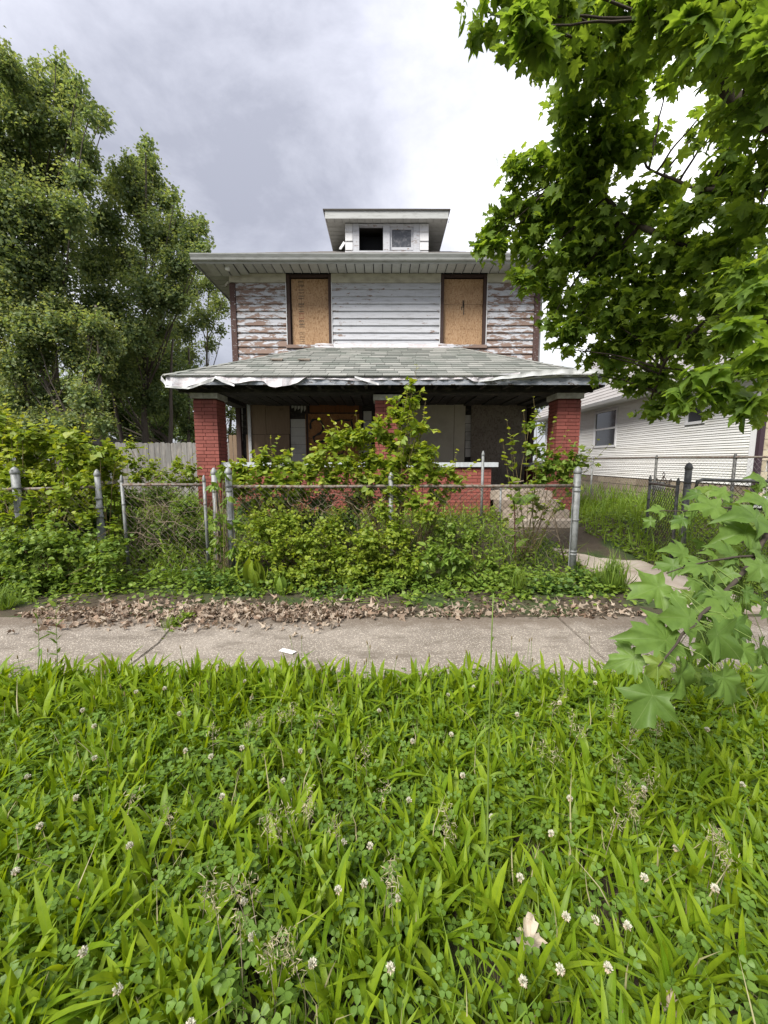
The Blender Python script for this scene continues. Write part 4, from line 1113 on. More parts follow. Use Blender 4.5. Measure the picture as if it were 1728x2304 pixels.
m = MB(); m.prism_y([(NE-.002, NZ1-.14), (NE-.07, NZ1-.14), (NE-.11, NZ1-.045), (NE-.10, NZ1-.04), (NE-.002, NZ1-.06)], NY0-.36, NY1+.34); m.build('gutter', 'vinyl_trim', nb, False, (NE, 12, NZ1))

# ------------------------------------------------------------------ fences
def post_geo(m, x, y, z0, z1, r, cap=True, lean=(0, 0)):
    m.tube([(x, y, z0), (x+lean[0], y+lean[1], z1)], r, 12)
    if cap:
        m.lathe((x+lean[0], y+lean[1], z1-.015), [(r*1.02, -.01), (r*1.16, 0), (r*1.16, .022), (r*1.0, .035), (r*.78, .06), (r*.25, .082), (r*.05, .085)], 12)
    return m
def bands(m, x, y, r, zs):
    for z in zs: m.lathe((x, y, z), [(r*1.0, -.014), (r*1.12, -.012), (r*1.12, .012), (r*1.0, .014)], 12)
def chain(p0, p1, z0, z1, cell=.080, r=.0038, wob=.010, seed=0):
    """chain link: zigzag wires, woven front to back, between two ground points"""
    rr = random.Random(seed)
    p0 = Vector((p0[0], p0[1], 0)); p1 = Vector((p1[0], p1[1], 0)); d = p1-p0; L = d.length; d.normalize(); nrm = Vector((-d.y, d.x, 0))
    m = MB(); h = cell/2; n = int(L/h); rows = int((z1-z0)/h)
    ph = rr.uniform(0, 6)
    for i in range(n):
        pts = []
        for j in range(rows+1):
            u = (i+.52)*h + (.52*h if (j+i) % 2 else -.52*h)
            u = min(max(u, 0), L); z = z0 + j*h
            wv = wob*math.sin(u*2.3+z*3.1+ph)+wob*.7*math.sin(u*6.1-z*4+ph)
            q = p0+d*u+nrm*(wv+(.003 if j % 2 else -.003)); pts.append((q.x, q.y, z+.5*wob*math.sin(u*3+ph)))
        m.tube(pts, r, 3, False)
    return m
FYL = 5.3
fence = empty('chain_link_fence', (.25, FYL, 0), 'rusty chain link fence overgrown with saplings in front of the porch', 'fence', 'front yard chain link fences')
for (x, top, r, nm) in ((-2.01, 1.395, .043, 'post'), (.09, 1.33, .032, 'post'), (2.50, 1.405, .045, 'post')):
    m = MB(); post_geo(m, x, FYL, -.1, top, r); bands(m, x, FYL, r, [1.22, 1.16, .78, .36, .32]); m.build(nm, 'galv', fence, True, (x, FYL, 0))
m = MB(); m.tube([(-1.99, FYL, 1.215), (-1, FYL, 1.21), (.09, FYL+.002, 1.22), (1.4, FYL, 1.218), (2.47, FYL, 1.225)], .021, 8); m.build('top_rail', 'galv_rusty', fence, True, (0, FYL, 1.2))
o = chain((-1.95, FYL-.028), (2.45, FYL-.028), .06, 1.235, seed=1).build('chain_link_mesh', 'wire', fence, False, (0, FYL, .1)); o['kind'] = 'stuff'
for x in (-1.955, 2.44): m = MB(); m.tube([(x, FYL-.03, .08), (x, FYL-.03, 1.2)], .008, 5); m.build('tension_bar', 'galv', fence, False, (x, FYL, .1))
m = MB(); post_geo(m, 2.575, FYL+.14, -.1, 1.34, .03, False); m.build('gate_stop_post', 'galv_dark', fence, True, (2.575, FYL+.14, 0))

lf = empty('chain_link_fence', (-5.2, FYL, 0), 'chain link fence buried in the leafy thicket beside the closed gate', 'fence', 'front yard chain link fences')
m = MB(); post_geo(m, -4.72, FYL-.05, -.1, 1.40, .048); bands(m, -4.72, FYL-.05, .048, [1.2, .9]); m.build('post', 'galv', lf, True, (-4.72, FYL, 0))
m = MB(); post_geo(m, -3.72, FYL, -.1, 1.37, .034, True, (.015, 0)); m.lathe((-3.715, FYL, 0), [(.047, -.1), (.047, .72), (.036, .80), (.034, .98)], 12); bands(m, -3.712, FYL, .04, [.94, .82, 1.06]); m.build('post', 'galv', lf, True, (-3.72, FYL, 0))
m = MB(); m.tube([(-7.2, FYL, 1.16), (-4.74, FYL, 1.18), (-4.2, FYL, 1.19), (-3.73, FYL, 1.21)], .021, 8); m.build('top_rail', 'galv_rusty', lf, True, (-5, FYL, 1.2))
o = chain((-7.2, FYL-.028), (-3.76, FYL-.028), .06, 1.19, seed=2).build('chain_link_mesh', 'wire', lf, False, (-5, FYL, .1)); o['kind'] = 'stuff'
m = MB(); post_geo(m, -2.22, FYL+.06, -.1, 1.39, .036); bands(m, -2.22, FYL+.06, .036, [1.15, .6]); tag(m.build('gate_post', 'galv', None, True, (-2.22, FYL+.06, 0)), 'galvanised gate post wrapped in dead vines beside the closed gate', 'post')

def scroll(cx, cz, r, turns, flip, y, n=14):
    return [(cx + flip*r*(1-.6*i/n)*math.cos(turns*2*math.pi*i/n + math.pi), y, cz + r*(1-.6*i/n)*math.sin(turns*2*math.pi*i/n)) for i in range(n+1)]
def gate(name, w, h, label, mat):
    g = empty(name, (0, 0, 0), label, 'gate')
    for x in (0, w):
        m = MB(); post_geo(m, x, 0, .06, h+.06, .020); bands(m, x, 0, .020, [h-.25, .35]); m.build('stile', mat, g, True)
    m = MB(); m.tube([(0, 0, h), (w*.5, .003, h+.004), (w, 0, h)], .019, 8); m.build('rail', 'galv_rusty', g, True)
    m = MB(); m.tube([(0, 0, .10), (w, 0, .10)], .017, 8); m.build('rail', mat, g, True)
    o = chain((.03, -.02), (w-.03, -.02), .10, h, seed=5).build('chain_link_mesh', 'wire', g, False); o['kind'] = 'stuff'
    m = MB(); c = w*.5
    m.tube([(c-.26, 0, h+.055), (c-.285, 0, h+.08), (c-.26, 0, h+.10), (c-.225, 0, h+.085), (c-.215, 0, h+.05), (c-.24, 0, h+.022), (c-.19, 0, h+.022), (c-.10, 0, h+.085), (c-.03, 0, h+.12), (c-.045, 0, h+.165), (c, 0, h+.19), (c+.03, 0, h+.16), (c+.01, 0, h+.13)], .006, 5)
    m.tube([(c-.13, 0, h+.055), (c-.09, 0, h+.02), (c-.045, 0, h+.04), (c-.01, 0, h+.09), (c-.01, 0, h+.13)], .006, 5)
    m.tube([(c+.26, 0, h+.055), (c+.24, 0, h+.09), (c+.20, 0, h+.085), (c+.19, 0, h+.045), (c+.22, 0, h+.022), (c+.12, 0, h+.03), (c+.04, 0, h+.09), (c, 0, h+.13)], .006, 5)
    m.build('scroll_ornament', 'galv_rusty', g, True)
    return g
g1 = gate('yard_gate', 1.065, 1.235, 'closed chain link gate with rusty scroll ornament on its top rail', 'galv')
g1.location = (-3.395, FYL, 0.0)
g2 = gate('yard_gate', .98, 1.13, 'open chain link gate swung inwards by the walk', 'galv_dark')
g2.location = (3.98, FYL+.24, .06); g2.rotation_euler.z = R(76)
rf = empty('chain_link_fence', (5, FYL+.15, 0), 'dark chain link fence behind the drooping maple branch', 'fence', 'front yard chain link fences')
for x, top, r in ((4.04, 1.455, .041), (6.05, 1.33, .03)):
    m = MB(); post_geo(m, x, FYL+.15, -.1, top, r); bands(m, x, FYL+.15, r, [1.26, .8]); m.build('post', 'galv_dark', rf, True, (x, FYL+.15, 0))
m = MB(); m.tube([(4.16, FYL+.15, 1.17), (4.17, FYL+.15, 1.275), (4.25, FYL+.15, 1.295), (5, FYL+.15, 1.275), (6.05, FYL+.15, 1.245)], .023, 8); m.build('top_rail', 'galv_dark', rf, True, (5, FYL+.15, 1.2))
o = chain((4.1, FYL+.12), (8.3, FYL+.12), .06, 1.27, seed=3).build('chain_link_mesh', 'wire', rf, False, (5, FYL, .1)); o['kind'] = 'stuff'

nf = empty('side_fence', (5.6, 9.5, .55), 'low pale chain link fence along the white house next door', 'fence')
NFX = 5.62
for y in (6.6, 8.5, 11.1, 13.7):
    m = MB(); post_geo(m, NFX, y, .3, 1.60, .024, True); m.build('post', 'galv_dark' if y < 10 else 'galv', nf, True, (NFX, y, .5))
m = MB(); m.tube([(NFX, 5.45, 1.60), (NFX, 8.5, 1.605), (NFX, 11, 1.60), (NFX, 14, 1.60)], .017, 8); m.build('top_rail', 'galv_rusty', nf, True, (NFX, 9, 1.6))
o = chain((NFX-.02, 5.45), (NFX-.02, 14), .60, 1.60, .085, .0017, .004, 8).build('chain_link_mesh', 'wire_pale', nf, False, (NFX, 9, .6)); o['kind'] = 'stuff'

for (xx, y0, y1, Y, r, lab) in ((1087, 1023, 1150, 7.15, .024, 'grey metal pipe post standing before the porch wall end'), (1127, 1100, 1165, 7.25, .018, 'short grey metal pipe beside the porch steps')):
    q = px(xx, y0, Y); gz = ground_z(q.x, Y)-.05
    m = MB(); post_geo(m, q.x, Y, gz, q.z, r); tag(m.build('pipe_post', 'galv', None, True, (q.x, Y, gz)), lab, 'post')

# wooden privacy fence
pf = empty('privacy_fence', (-6, 11, .4), 'grey weathered dog-ear plank fence beside the brick porch', 'fence')
YF = 11.0
def plank(parent, x0, x1, y, z0, z1, mat='fence_plank'):
    e = min(.028, (x1-x0)*.2); m = MB()
    for yy in (y, y+.018):
        m.v += [(x0, yy, z0), (x1, yy, z0), (x1, yy, z1-e), (x1-e, yy, z1), (x0+e, yy, z1), (x0, yy, z1-e)]
    m.f += [(0, 1, 2, 3, 4, 5), (11, 10, 9, 8, 7, 6)] + [(k, (k+1) % 6+0, (k+1) % 6+6, k+6) for k in range(6)]
    return m.build('plank', mat, parent, False, ((x0+x1)/2, y, z0))
x = -7.15; k = 0
while x < -3.75:
    w = random.choice([.145, .15, .14, .148]); plank(pf, x, x+w-.007, YF+random.uniform(-.006, .006), .38, 2.02+random.uniform(-.012, .012)); x += w
for z in (.7, 1.6): part('rail', 'fence_plank', pf, (-7.15, -3.75, YF+.03, YF+.07, z, z+.09))
part('post', 'fence_plank', pf, (-7.14, -7.05, YF+.071, YF+.16, .2, 1.98)); part('post', 'fence_plank', pf, (-4.4, -4.31, YF+.071, YF+.16, .2, 1.98))
pf2 = empty('privacy_fence', (-3.9, 10.4, .4), 'single brown fence plank panel seen past the porch pillar', 'fence')
for k in range(2): q = px(514+9*k, 970, 10.35); plank(pf2, q.x, q.x+.09, 10.35, .38, 2.18, 'plywood')
part('rail', 'fence_plank', pf2, (px(514, 970, 10.35).x, px(532, 970, 10.35).x, 10.369, 10.40, 1.5, 1.58))
sh = empty('shed', (-9.6, 13.4, .4), 'plain grey shed wall half hidden behind the thicket and trees', 'shed')
part('wall', 'stucco_grey', sh, (-10.6, -8.75, 13.2, 15.2, .3, 1.98))
m = MB(); m.prism_y([(-10.8, 1.97), (-9.68, 2.25), (-8.65, 1.97), (-8.65, 1.92), (-9.68, 2.19), (-10.8, 1.92)], 13.0, 15.4); m.build('roof', 'roof_deck', sh, False, (-9.7, 14, 2.4))
part('corner_trim', 'paint_white', sh, (-8.80, -8.735, 13.17, 13.199, .3, 1.91))

# ------------------------------------------------------------------ vegetation
def rand_unit(n): return norm(RNG.normal(0, 1, (n, 3)))

def crown_lobes(L, mb, lobes, leaf, dens, upbias=.25, per=12, young=.3, flat=.8, twig_r=.008, droop=.15, stem=True, updir=.55, rnd=.35, ysq=1.0, jit=0.0, rad0=.55, rad1=1.12):
    """leafy sprays filling ellipsoidal lobes; lobes are (centre, radius)"""
    for c, r in lobes:
        c = np.array(c)
        n = max(3, int(dens*math.pi*(r/leaf)**2/per))
        U = rand_unit(n); U[:, 2] = U[:, 2]*flat + upbias*.5; U[:, 1] *= ysq
        rad = r*RNG.uniform(rad0, rad1, (n, 1))
        E_ = c + U*rad
        S_ = c + U*rad*RNG.uniform(.05, .35, (n, 1)) + RNG.normal(0, .12*r, (n, 3)) - np.array([0, 0, .1*r])
        for i in range(n):
            spray(L, mb, S_[i], E_[i], per, leaf, .10, twig_r, .15, young, updir, droop, rnd, stem and i % 4 == 0, 3, jit)

def limb(mb, pts, r0, r1, n=8, wob=.05, sides=7):
    P = [Vector(p) for p in pts]; out = []
    for i in range(len(P)-1):
        for k in range(n): out.append(P[i].lerp(P[i+1], k/n))
    out.append(P[-1])
    for _ in range(3): out = [out[0]]+[(out[i-1]+out[i]*2+out[i+1])/4 for i in range(1, len(out)-1)]+[out[-1]]
    L_ = len(out)
    for i in range(1, L_-1): out[i] = out[i]+Vector((random.gauss(0, wob), random.gauss(0, wob), random.gauss(0, wob*.5)))
    for _ in range(1): out = [out[0]]+[(out[i-1]+out[i]*2+out[i+1])/4 for i in range(1, L_-1)]+[out[-1]]
    mb.tube([tuple(p) for p in out], [r0+(r1-r0)*(i/(L_-1))**.8 for i in range(L_)], sides)
    return out

def far_tree(label, base, lobes_px, mat, leaf=.13, dens=2.0, trunks=None, r_t=.16, group='trees beyond the plank fence', yj=1.2, young=.35):
    t_ = empty('maple_tree', base, label, 'tree', group)
    rr = random.Random(len(lobes_px)*7+int(abs(base[0])*10))
    lobes = []
    for (x, y, r, Y) in lobes_px:
        yy = Y+rr.uniform(-yj, yj); lobes.append((tuple(px(x, y, yy)), r*yy/F_PX*.95))
    mb = MB(); B = Vector(base)
    tops = sorted(lobes, key=lambda q: -q[0][2])
    top = Vector(tops[0][0])
    main = limb(mb, [B-Vector((0, 0, .2)), B+Vector((rr.uniform(-.2, .2), 0, 2)), B.lerp(top, .45)+Vector((rr.uniform(-.4, .4), 0, 0)), top], r_t, .02, 6, .04)
    for a in (trunks or []): limb(mb, [B-Vector((0, 0, .2))+Vector((a[0], a[2] if len(a) > 2 else 0, 0)), B+Vector((a[0]*1.4, 0, 2.2)), B+Vector((a[1], 0, 5.5))], r_t*.75, .03, 6, .04)
    for c, r in lobes:
        c = Vector(c); zt = max(B.z+1.6, c.z-abs(c.x-B.x)*.7-1.0-rr.random())
        st_ = min(main, key=lambda p: abs(p.z-zt))
        limb(mb, [st_, st_.lerp(c, .55)+Vector((0, 0, -.25)), c], max(.018, r_t*.32*(1-(st_.z-B.z)/(top.z-B.z+3))), .010, 4, .03, 5)
    mb.build('trunk', 'bark', t_, True, base)
    L = Leaves(); mt = MB()
    crown_lobes(L, mt, lobes, leaf*.70, dens*1.0, .35, 26, young, .9, .009, .25, True, .5, .55, 1.0, leaf*.55, .3, 1.22)
    cr_ = L.mesh('crown', RHOMB, mat, t_, base); cr_['kind'] = 'stuff'
    tw = mt.build('twigs', 'bark_dark', t_, True, base); tw['kind'] = 'stuff'
    return t_

A_ = [(18, 160, 45), (10, 215, 60), (80, 205, 48), (128, 168, 26), (138, 205, 35), (160, 240, 40), (176, 205, 20), (200, 262, 20), (232, 285, 20), (65, 280, 75), (150, 310, 55), (195, 335, 32), (205, 370, 20), (30, 370, 90), (115, 390, 75), (172, 400, 42), (40, 480, 95), (120, 500, 85), (15, 590, 100), (105, 610, 90), (-60, 300, 90), (-60, 470, 110), (-70, 640, 110), (165, 480, 50), (20, 690, 90), (110, 720, 70), (126, 138, 11), (84, 150, 13), (178, 182, 11), (232, 262, 12), (8, 128, 20), (40, 150, 12), (212, 240, 10)]
far_tree('tallest leafy maple, standing beyond the shed', (-10.4, 13.4, .4), [(x, y, r, 13.2) for x, y, r in A_], 'leaf_far', .17, 15, [(-.7, -1.6), (.5, 1.2)], .2)
B_ = [(327, 335, 14), (325, 365, 26), (295, 395, 34), (345, 410, 36), (258, 425, 40), (310, 455, 60), (375, 460, 28), (394, 445, 14), (240, 500, 60), (350, 530, 66), (398, 510, 30), (430, 545, 40), (452, 515, 20), (440, 500, 14), (275, 590, 80), (395, 600, 55), (440, 585, 32), (210, 600, 70), (340, 660, 76), (240, 690, 80), (395, 680, 45), (180, 720, 60), (462, 555, 14), (300, 760, 70), (210, 790, 70), (350, 740, 50), (270, 850, 60), (340, 830, 50), (327, 316, 9), (292, 358, 12), (395, 432, 10), (345, 372, 13), (452, 492, 11), (262, 385, 12), (400, 478, 12)]
far_tree('spire topped maple between the tallest tree and the house', (-9.0, 15.6, .45), [(x, y, r, 15.2) for x, y, r in B_], 'leaf_far', .17, 15, [(-.6, -1.5), (.7, 1.3)], .18)
C_ = [(470, 640, 36), (425, 650, 45), (490, 690, 36), (505, 655, 16), (455, 715, 48), (500, 745, 18), (405, 740, 55), (470, 775, 26), (360, 780, 55), (420, 800, 45), (330, 850, 60), (400, 860, 50), (380, 930, 60), (310, 940, 55), (430, 940, 45), (470, 880, 40), (525, 930, 26), (530, 980, 30), (505, 860, 30)]
far_tree('paler open crowned tree close behind the house corner', (-8.3, 19.4, .5), [(x, y, r, 19.0) for x, y, r in C_], 'leaf_far_light', .18, 8, [(.8, 1.6)], .16)
D_ = [(70, 745, 60), (140, 735, 48), (215, 735, 42), (245, 765, 30), (20, 720, 60), (85, 800, 55), (170, 800, 50), (40, 830, 60), (220, 830, 40), (-50, 760, 80), (20, 660, 50), (120, 690, 45), (40, 900, 52), (115, 890, 50), (195, 900, 46), (70, 960, 50), (150, 960, 46), (-10, 960, 50), (230, 960, 36)]
far_tree('low spreading maple with bare curved trunk beside the shed', (-9.05, 12.2, .4), [(x, y, r, 12.0) for x, y, r in D_], 'leaf_far', .16, 15, [(.55, .9), (-.9, -1.4)], .12, yj=.6, young=.5)
E_ = [(260, 860, 70), (330, 880, 60), (180, 880, 60), (400, 890, 55), (120, 900, 70), (40, 930, 80), (280, 950, 60), (200, 960, 60), (-40, 900, 90), (360, 960, 50), (100, 980, 70), (-30, 990, 80), (430, 980, 45)]
far_tree('dense dark tree filling the gap low behind the plank fence', (-12.0, 21.5, .5), [(x, y, r, 22.0) for x, y, r in E_], 'leaf_far', .24, 14, [], .2, yj=1.0, young=.1)

F_ = [(300, 800, 60), (370, 820, 60), (240, 850, 60), (430, 850, 40), (330, 900, 60), (400, 910, 50), (260, 940, 60), (180, 920, 60), (360, 970, 50), (430, 960, 40), (300, 990, 50), (120, 950, 60), (60, 880, 60), (20, 940, 70), (90, 1000, 60), (190, 1000, 55), (140, 880, 55), (240, 900, 50), (-30, 870, 70), (20, 820, 50)]
far_tree('mid height leafy tree directly behind the plank fence', (-8.6, 16.8, .45), [(x, y, r, 16.6) for x, y, r in F_], 'leaf_far', .17, 13, [(.5, .9)], .13, yj=.7, young=.2)
# trees seen far away past the right side of the porch
far_tree('distant tree glimpsed between porch and neighbouring house', (9.4, 27.5, .5), [(1222, 900, 32, 27), (1200, 930, 30, 27), (1250, 930, 30, 27), (1215, 870, 20, 27), (1235, 960, 30, 27)], 'leaf_far_light', .24, 9, [], .15)

# ---- the big maple in the foreground, trunk outside the picture to the right
TB = Vector((4.9, 3.1, 0))
maple = empty('street_maple', TB, 'large maple overhanging the verge with a drooping low branch', 'tree')
ml = [(1085, 25, 42, 3.3), (1135, 55, 48, 3.2), (1190, 70, 48, 3.1), (1240, 40, 60, 3.4), (1235, 120, 36, 3.6), (1310, 60, 75, 4), (1285, 150, 55, 4.2), (1400, 55, 85, 3.6), (1385, 150, 65, 4), (1500, 40, 80, 3.3), (1600, 60, 80, 3), (1690, 80, 80, 2.8), (1690, 200, 75, 3), (1605, 150, 52, 3.5), (1330, 235, 75, 4.5), (1275, 255, 42, 4.5), (1415, 225, 50, 4.5), (1370, 315, 70, 4.6), (1285, 335, 58, 4.6), (1225, 360, 52, 5), (1175, 385, 40, 5), (1310, 420, 75, 4.8), (1415, 350, 45, 4.6), (1625, 270, 45, 4), (1700, 320, 55, 3.5), (1570, 300, 24, 4.5), (1240, 450, 66, 5), (1150, 465, 46, 5.2), (1118, 500, 34, 5.2), (1360, 490, 70, 4.8), (1115, 555, 34, 5.2), (1190, 550, 60, 5.2), (1290, 560, 66, 5), (1450, 470, 62, 4.6), (1550, 480, 60, 4.2), (1650, 450, 60, 3.8), (1705, 480, 60, 3.4), (1400, 580, 76, 4.8), (1180, 625, 36, 5.2), (1245, 640, 46, 5.3), (1330, 650, 56, 5), (1500, 560, 78, 4.4), (1620, 560, 80, 3.8), (1700, 600, 70, 3.2), (1240, 720, 32, 5.3), (1290, 735, 52, 5.2), (1370, 720, 62, 5), (1470, 670, 78, 4.6), (1590, 670, 78, 4), (1690, 700, 70, 3.2), (1272, 785, 30, 5.3), (1335, 795, 36, 5.2), (1348, 845, 22, 5.2), (1420, 780, 46, 5), (1530, 770, 60, 4.5), (1640, 765, 60, 3.5), (1480, 850, 44, 4.8), (1560, 850, 46, 4.4), (1430, 860, 42, 5), (1462, 925, 30, 5), (1530, 920, 30, 4.8), (1500, 895, 36, 4.9), (1690, 850, 50, 3.0), (1390, 850, 24, 5.1), (1075, 560, 12, 5.2), (1090, 530, 20, 5.2), (1420, 640, 60, 4.8), (1340, 590, 60, 5.1), (1560, 600, 60, 4.2), (1650, 650, 60, 3.6), (1440, 740, 60, 4.9), (1240, 600, 50, 5.4), (1300, 500, 60, 5.2), (1700, 400, 50, 3.6), (1650, 360, 36, 3.9), (1320, 700, 50, 5.4), (1400, 800, 50, 5.2), (1500, 740, 60, 4.6), (1580, 780, 60, 4.2), (1640, 840, 50, 3.8), (1600, 910, 36, 3.9), (1680, 920, 36, 3.6), (1260, 680, 36, 5.4), (1450, 110, 60, 4.0), (1550, 110, 50, 3.8), (1350, 370, 60, 4.9), (1220, 500, 50, 5.3), (1500, 195, 30, 4.4), (1640, 330, 36, 3.9), (1480, 305, 28, 4.6), (1600, 235, 28, 4.2), (1500, 420, 40, 4.5), (1600, 430, 36, 4.1)]
extra = [(1800, 100, 120, 3.0), (1830, 350, 120, 3.0), (1830, 600, 120, 3.0), (1830, 820, 100, 3.0), (1250, -90, 110, 3.2), (1450, -100, 120, 3.0), (1650, -110, 130, 2.8), (1850, -120, 150, 2.8), (1120, -60, 60, 3.1)]
lobes = [(tuple(px(x, y, Y)), r*Y/F_PX*.92) for x, y, r, Y in ml]
lobes2 = [(tuple(px(x, y, Y)), r*Y/F_PX) for x, y, r, Y in extra]
mb = MB()
trunk = limb(mb, [TB-Vector((0, 0, .3)), TB+Vector((-.05, .05, 2.0)), TB+Vector((-.1, .3, 4.6)), TB+Vector((-.3, .6, 7.5))], .27, .12, 8, .02, 12)
mb.build('trunk', 'bark_dark', maple, True, tuple(TB))
def P_(x, y, Y): return px(x, y, Y)
LIMBS = [
 [trunk[12], P_(1740, 610, 3.7), P_(1650, 580, 4.0), P_(1530, 547, 4.3), P_(1397, 490, 4.7), P_(1345, 420, 4.8), P_(1320, 373, 4.8)],
 [trunk[16], P_(1760, 310, 3.3), P_(1620, 200, 3.5), P_(1592, 110, 3.5), P_(1600, 20, 3.4)],
 [trunk[9], P_(1740, 730, 3.3), P_(1620, 700, 3.9), P_(1500, 800, 4.5), P_(1470, 880, 4.8)],
 [trunk[14], P_(1700, 420, 3.6), P_(1560, 430, 4.2), P_(1460, 380, 4.5)],
 [trunk[18], P_(1560, 30, 3.2), P_(1430, 60, 3.7), P_(1300, 110, 4.1)],
]
LR = [(.06, .016), (.07, .03), (.045, .012), (.035, .01), (.045, .015)]
lim_pts = []
for pts, (r0, r1) in zip(LIMBS, LR):
    m = MB(); lim_pts += limb(m, pts, r0, r1, 6, .012, 7); m.build('limb', 'bark_dark', maple, True, tuple(pts[1]))
m = MB()
for c, r in lobes + lobes2:
    c_ = Vector(c); cand = [p for p in lim_pts if p.x > c_.x-.4]
    s_ = min(cand or lim_pts, key=lambda p: (p-c_).length + .2*abs(p.x-c_.x-.4))
    limb(m, [s_, s_.lerp(c_, .5)+Vector((0, 0, .04)), c_], .013, .005, 5, .012, 5)
L = Leaves()
crown_lobes(L, m, lobes, .118, 8.2, .15, 8, .4, .85, .004, .45, True, .6, .5, 1.0, .05, .3, 1.3)
crown_lobes(L, None, lobes2, .14, 2.5, .15, 7, .35, .75, .004, .45, False, .7, .38)
big_l = [(1165, 60, 2.3, 34), (1205, 90, 2.35, 28), (1620, 850, 2.1, 60), (1690, 800, 2.0, 60), (1560, 890, 2.2, 34), (1700, 900, 2.0, 26), (1660, 730, 2.1, 50), (1700, 120, 2.2, 60), (1640, 60, 2.3, 50), (1560, 60, 2.6, 40), (1710, 640, 2.2, 40)]
crown_lobes(L, m, [(tuple(px(x, y, Y)), r*Y/F_PX) for x, y, Y, r in big_l], .12, 4, .1, 6, .2, .8, .004, .6, True, .7, .35)
tw = m.build('twigs', 'bark_dark', maple, True, tuple(TB)); tw['kind'] = 'stuff'

# individual leaves share mesh data; a few tint variants of each template
_leafmesh = {}
def leaf_object(parent, P, T, N, S, mat, rn, gn, templates=MAPLE, name='leaf'):
    ti = random.randrange(len(templates)); key = (name, mat, id(templates), ti, int(rn*3.99), int(gn*3.99))
    if key not in _leafmesh:
        tv, tf, tb = templates[ti]
        me = bpy.data.meshes.new(name); me.from_pydata([tuple(v) for v in tv], [], [tuple(f) for f in tf])
        at = me.attributes.new('tint', 'FLOAT_COLOR', 'POINT')
        c4 = np.ones((len(tv), 4), dtype=np.float32); c4[:, 0] = (key[4]+.5)/4; c4[:, 1] = key[5]/4; c4[:, 2] = tb
        at.data.foreach_set('color', c4.ravel()); me.materials.append(M[mat])
        for p in me.polygons: p.use_smooth = True
        _leafmesh[key] = me
    y = Vector(T).normalized(); x = y.cross(Vector(N)).normalized(); z = x.cross(y)
    o = bpy.data.objects.new(name, _leafmesh[key]); C.objects.link(o); o.parent = parent
    q = Vector(P)-wpos(parent)
    o.matrix_local = Matrix(((x.x*S, y.x*S, z.x*S, q.x), (x.y*S, y.y*S, z.y*S, q.y), (x.z*S, y.z*S, z.z*S, q.z), (0, 0, 0, 1)))
    return o
PP, TT_, NN, SS, RR, GG = L.cat()
dist = np.linalg.norm(PP-np.array([0, 0, CAM_H]), axis=1)
d_n = PP[:, 1]; inview = (d_n > .5) & (np.abs(PP[:, 0]/np.maximum(d_n, .1)) < 1.0) & ((PP[:, 2]-CAM_H)/np.maximum(d_n, .1) < 1.25)
order = np.argsort(np.where(inview, dist, 99))[:190]
keep = np.ones(len(PP), bool); keep[order] = False
cr_ = L.mesh('crown', MAPLE, 'leaf_maple', maple, tuple(TB), keep); cr_['kind'] = 'stuff'
for i in order: leaf_object(maple, PP[i], TT_[i], NN[i], SS[i], 'leaf_maple', RR[i], GG[i]*.5)

# the low branch: leaves with stalk end and tip as seen, at one to two metres
Z7 = lambda x, y: (1300+x/3.687, 1100+y/3.687)
low = [((655, 1655), (430, 2035), 1.13), ((1170, 1510), (1395, 1880), 1.15), ((830, 1490), (1010, 1790), 1.20), ((720, 1430), (540, 1590), 1.2), ((975, 1080), (640, 1040), 1.3), ((1105, 1160), (1440, 1450), 1.2), ((800, 1270), (350, 1190), 1.28), ((520, 1390), (180, 1480), 1.27), ((910, 545), (690, 480), 1.55), ((720, 790), (370, 930), 1.45), ((950, 740), (1005, 900), 1.42), ((880, 240), (760, 310), 1.75), ((1310, 570), (1080, 430), 1.5), ((1530, 260), (1215, 170), 1.6), ((1440, 350), (1110, 410), 1.6), ((1540, 620), (1390, 780), 1.42), ((1300, 690), (1110, 785), 1.45), ((1260, 900), (1030, 860), 1.36), ((1380, 830), (1510, 975), 1.36), ((1350, 1040), (950, 985), 1.33), ((1260, 1110), (1060, 1125), 1.3), ((720, 190), (570, 160), 1.85), ((1180, 150), (915, 160), 1.72), ((1500, 1270), (1570, 1450), 1.2), ((1290, 1100), (1490, 1250), 1.25), ((1070, 640), (870, 660), 1.46), ((830, 630), (580, 665), 1.5), ((1578, 120), (1340, 60), 1.7), ((1020, 40), (860, 70), 1.9), ((1230, 20), (1080, 60), 1.85), ((620, 250), (540, 320), 1.85), ((1450, 480), (1600, 620), 1.5), ((1560, 1000), (1420, 900), 1.32), ((1140, 560), (1040, 500), 1.5), ((960, 230), (880, 100), 1.85), ((1400, 60), (1560, 130), 1.75), ((1550, -60), (1400, -120), 1.8), ((1060, 1290), (960, 1440), 1.25), ((1590, 1500), (1500, 1750), 1.2), ((1350, 1300), (1540, 1500), 1.22), ((430, 1300), (330, 1240), 1.33), ((850, 870), (760, 1010), 1.38), ((1100, 1000), (1010, 1060), 1.36), ((1160, 880), (960, 930), 1.4)]
low_pts = []
lb = [Vector((3.4, 2.6, 2.05)), Vector((2.35, 2.0, 1.72)), px(1735, 1190, 1.62), px(1640, 1330, 1.40), px(1540, 1420, 1.27), px(1480, 1500, 1.19)]
m = MB(); bp = limb(m, [trunk[7]] + lb, .022, .0022, 8, .004, 7); m.build('limb', 'bark_dark', maple, True, tuple(lb[0]))
m = MB(); tb_ = limb(m, [px(1745, 1150, 1.75), px(1640, 1140, 1.72), px(1540, 1150, 1.78), px(1480, 1150, 1.85)], .006, .002, 6, .004, 6); m.build('twig', 'bark_dark', maple, True, tuple(px(1640, 1140, 1.72)))
m = MB(); limb(m, [px(1700, 1250, 1.5), px(1600, 1260, 1.46), px(1500, 1290, 1.45)], .005, .002, 6, .004, 6)
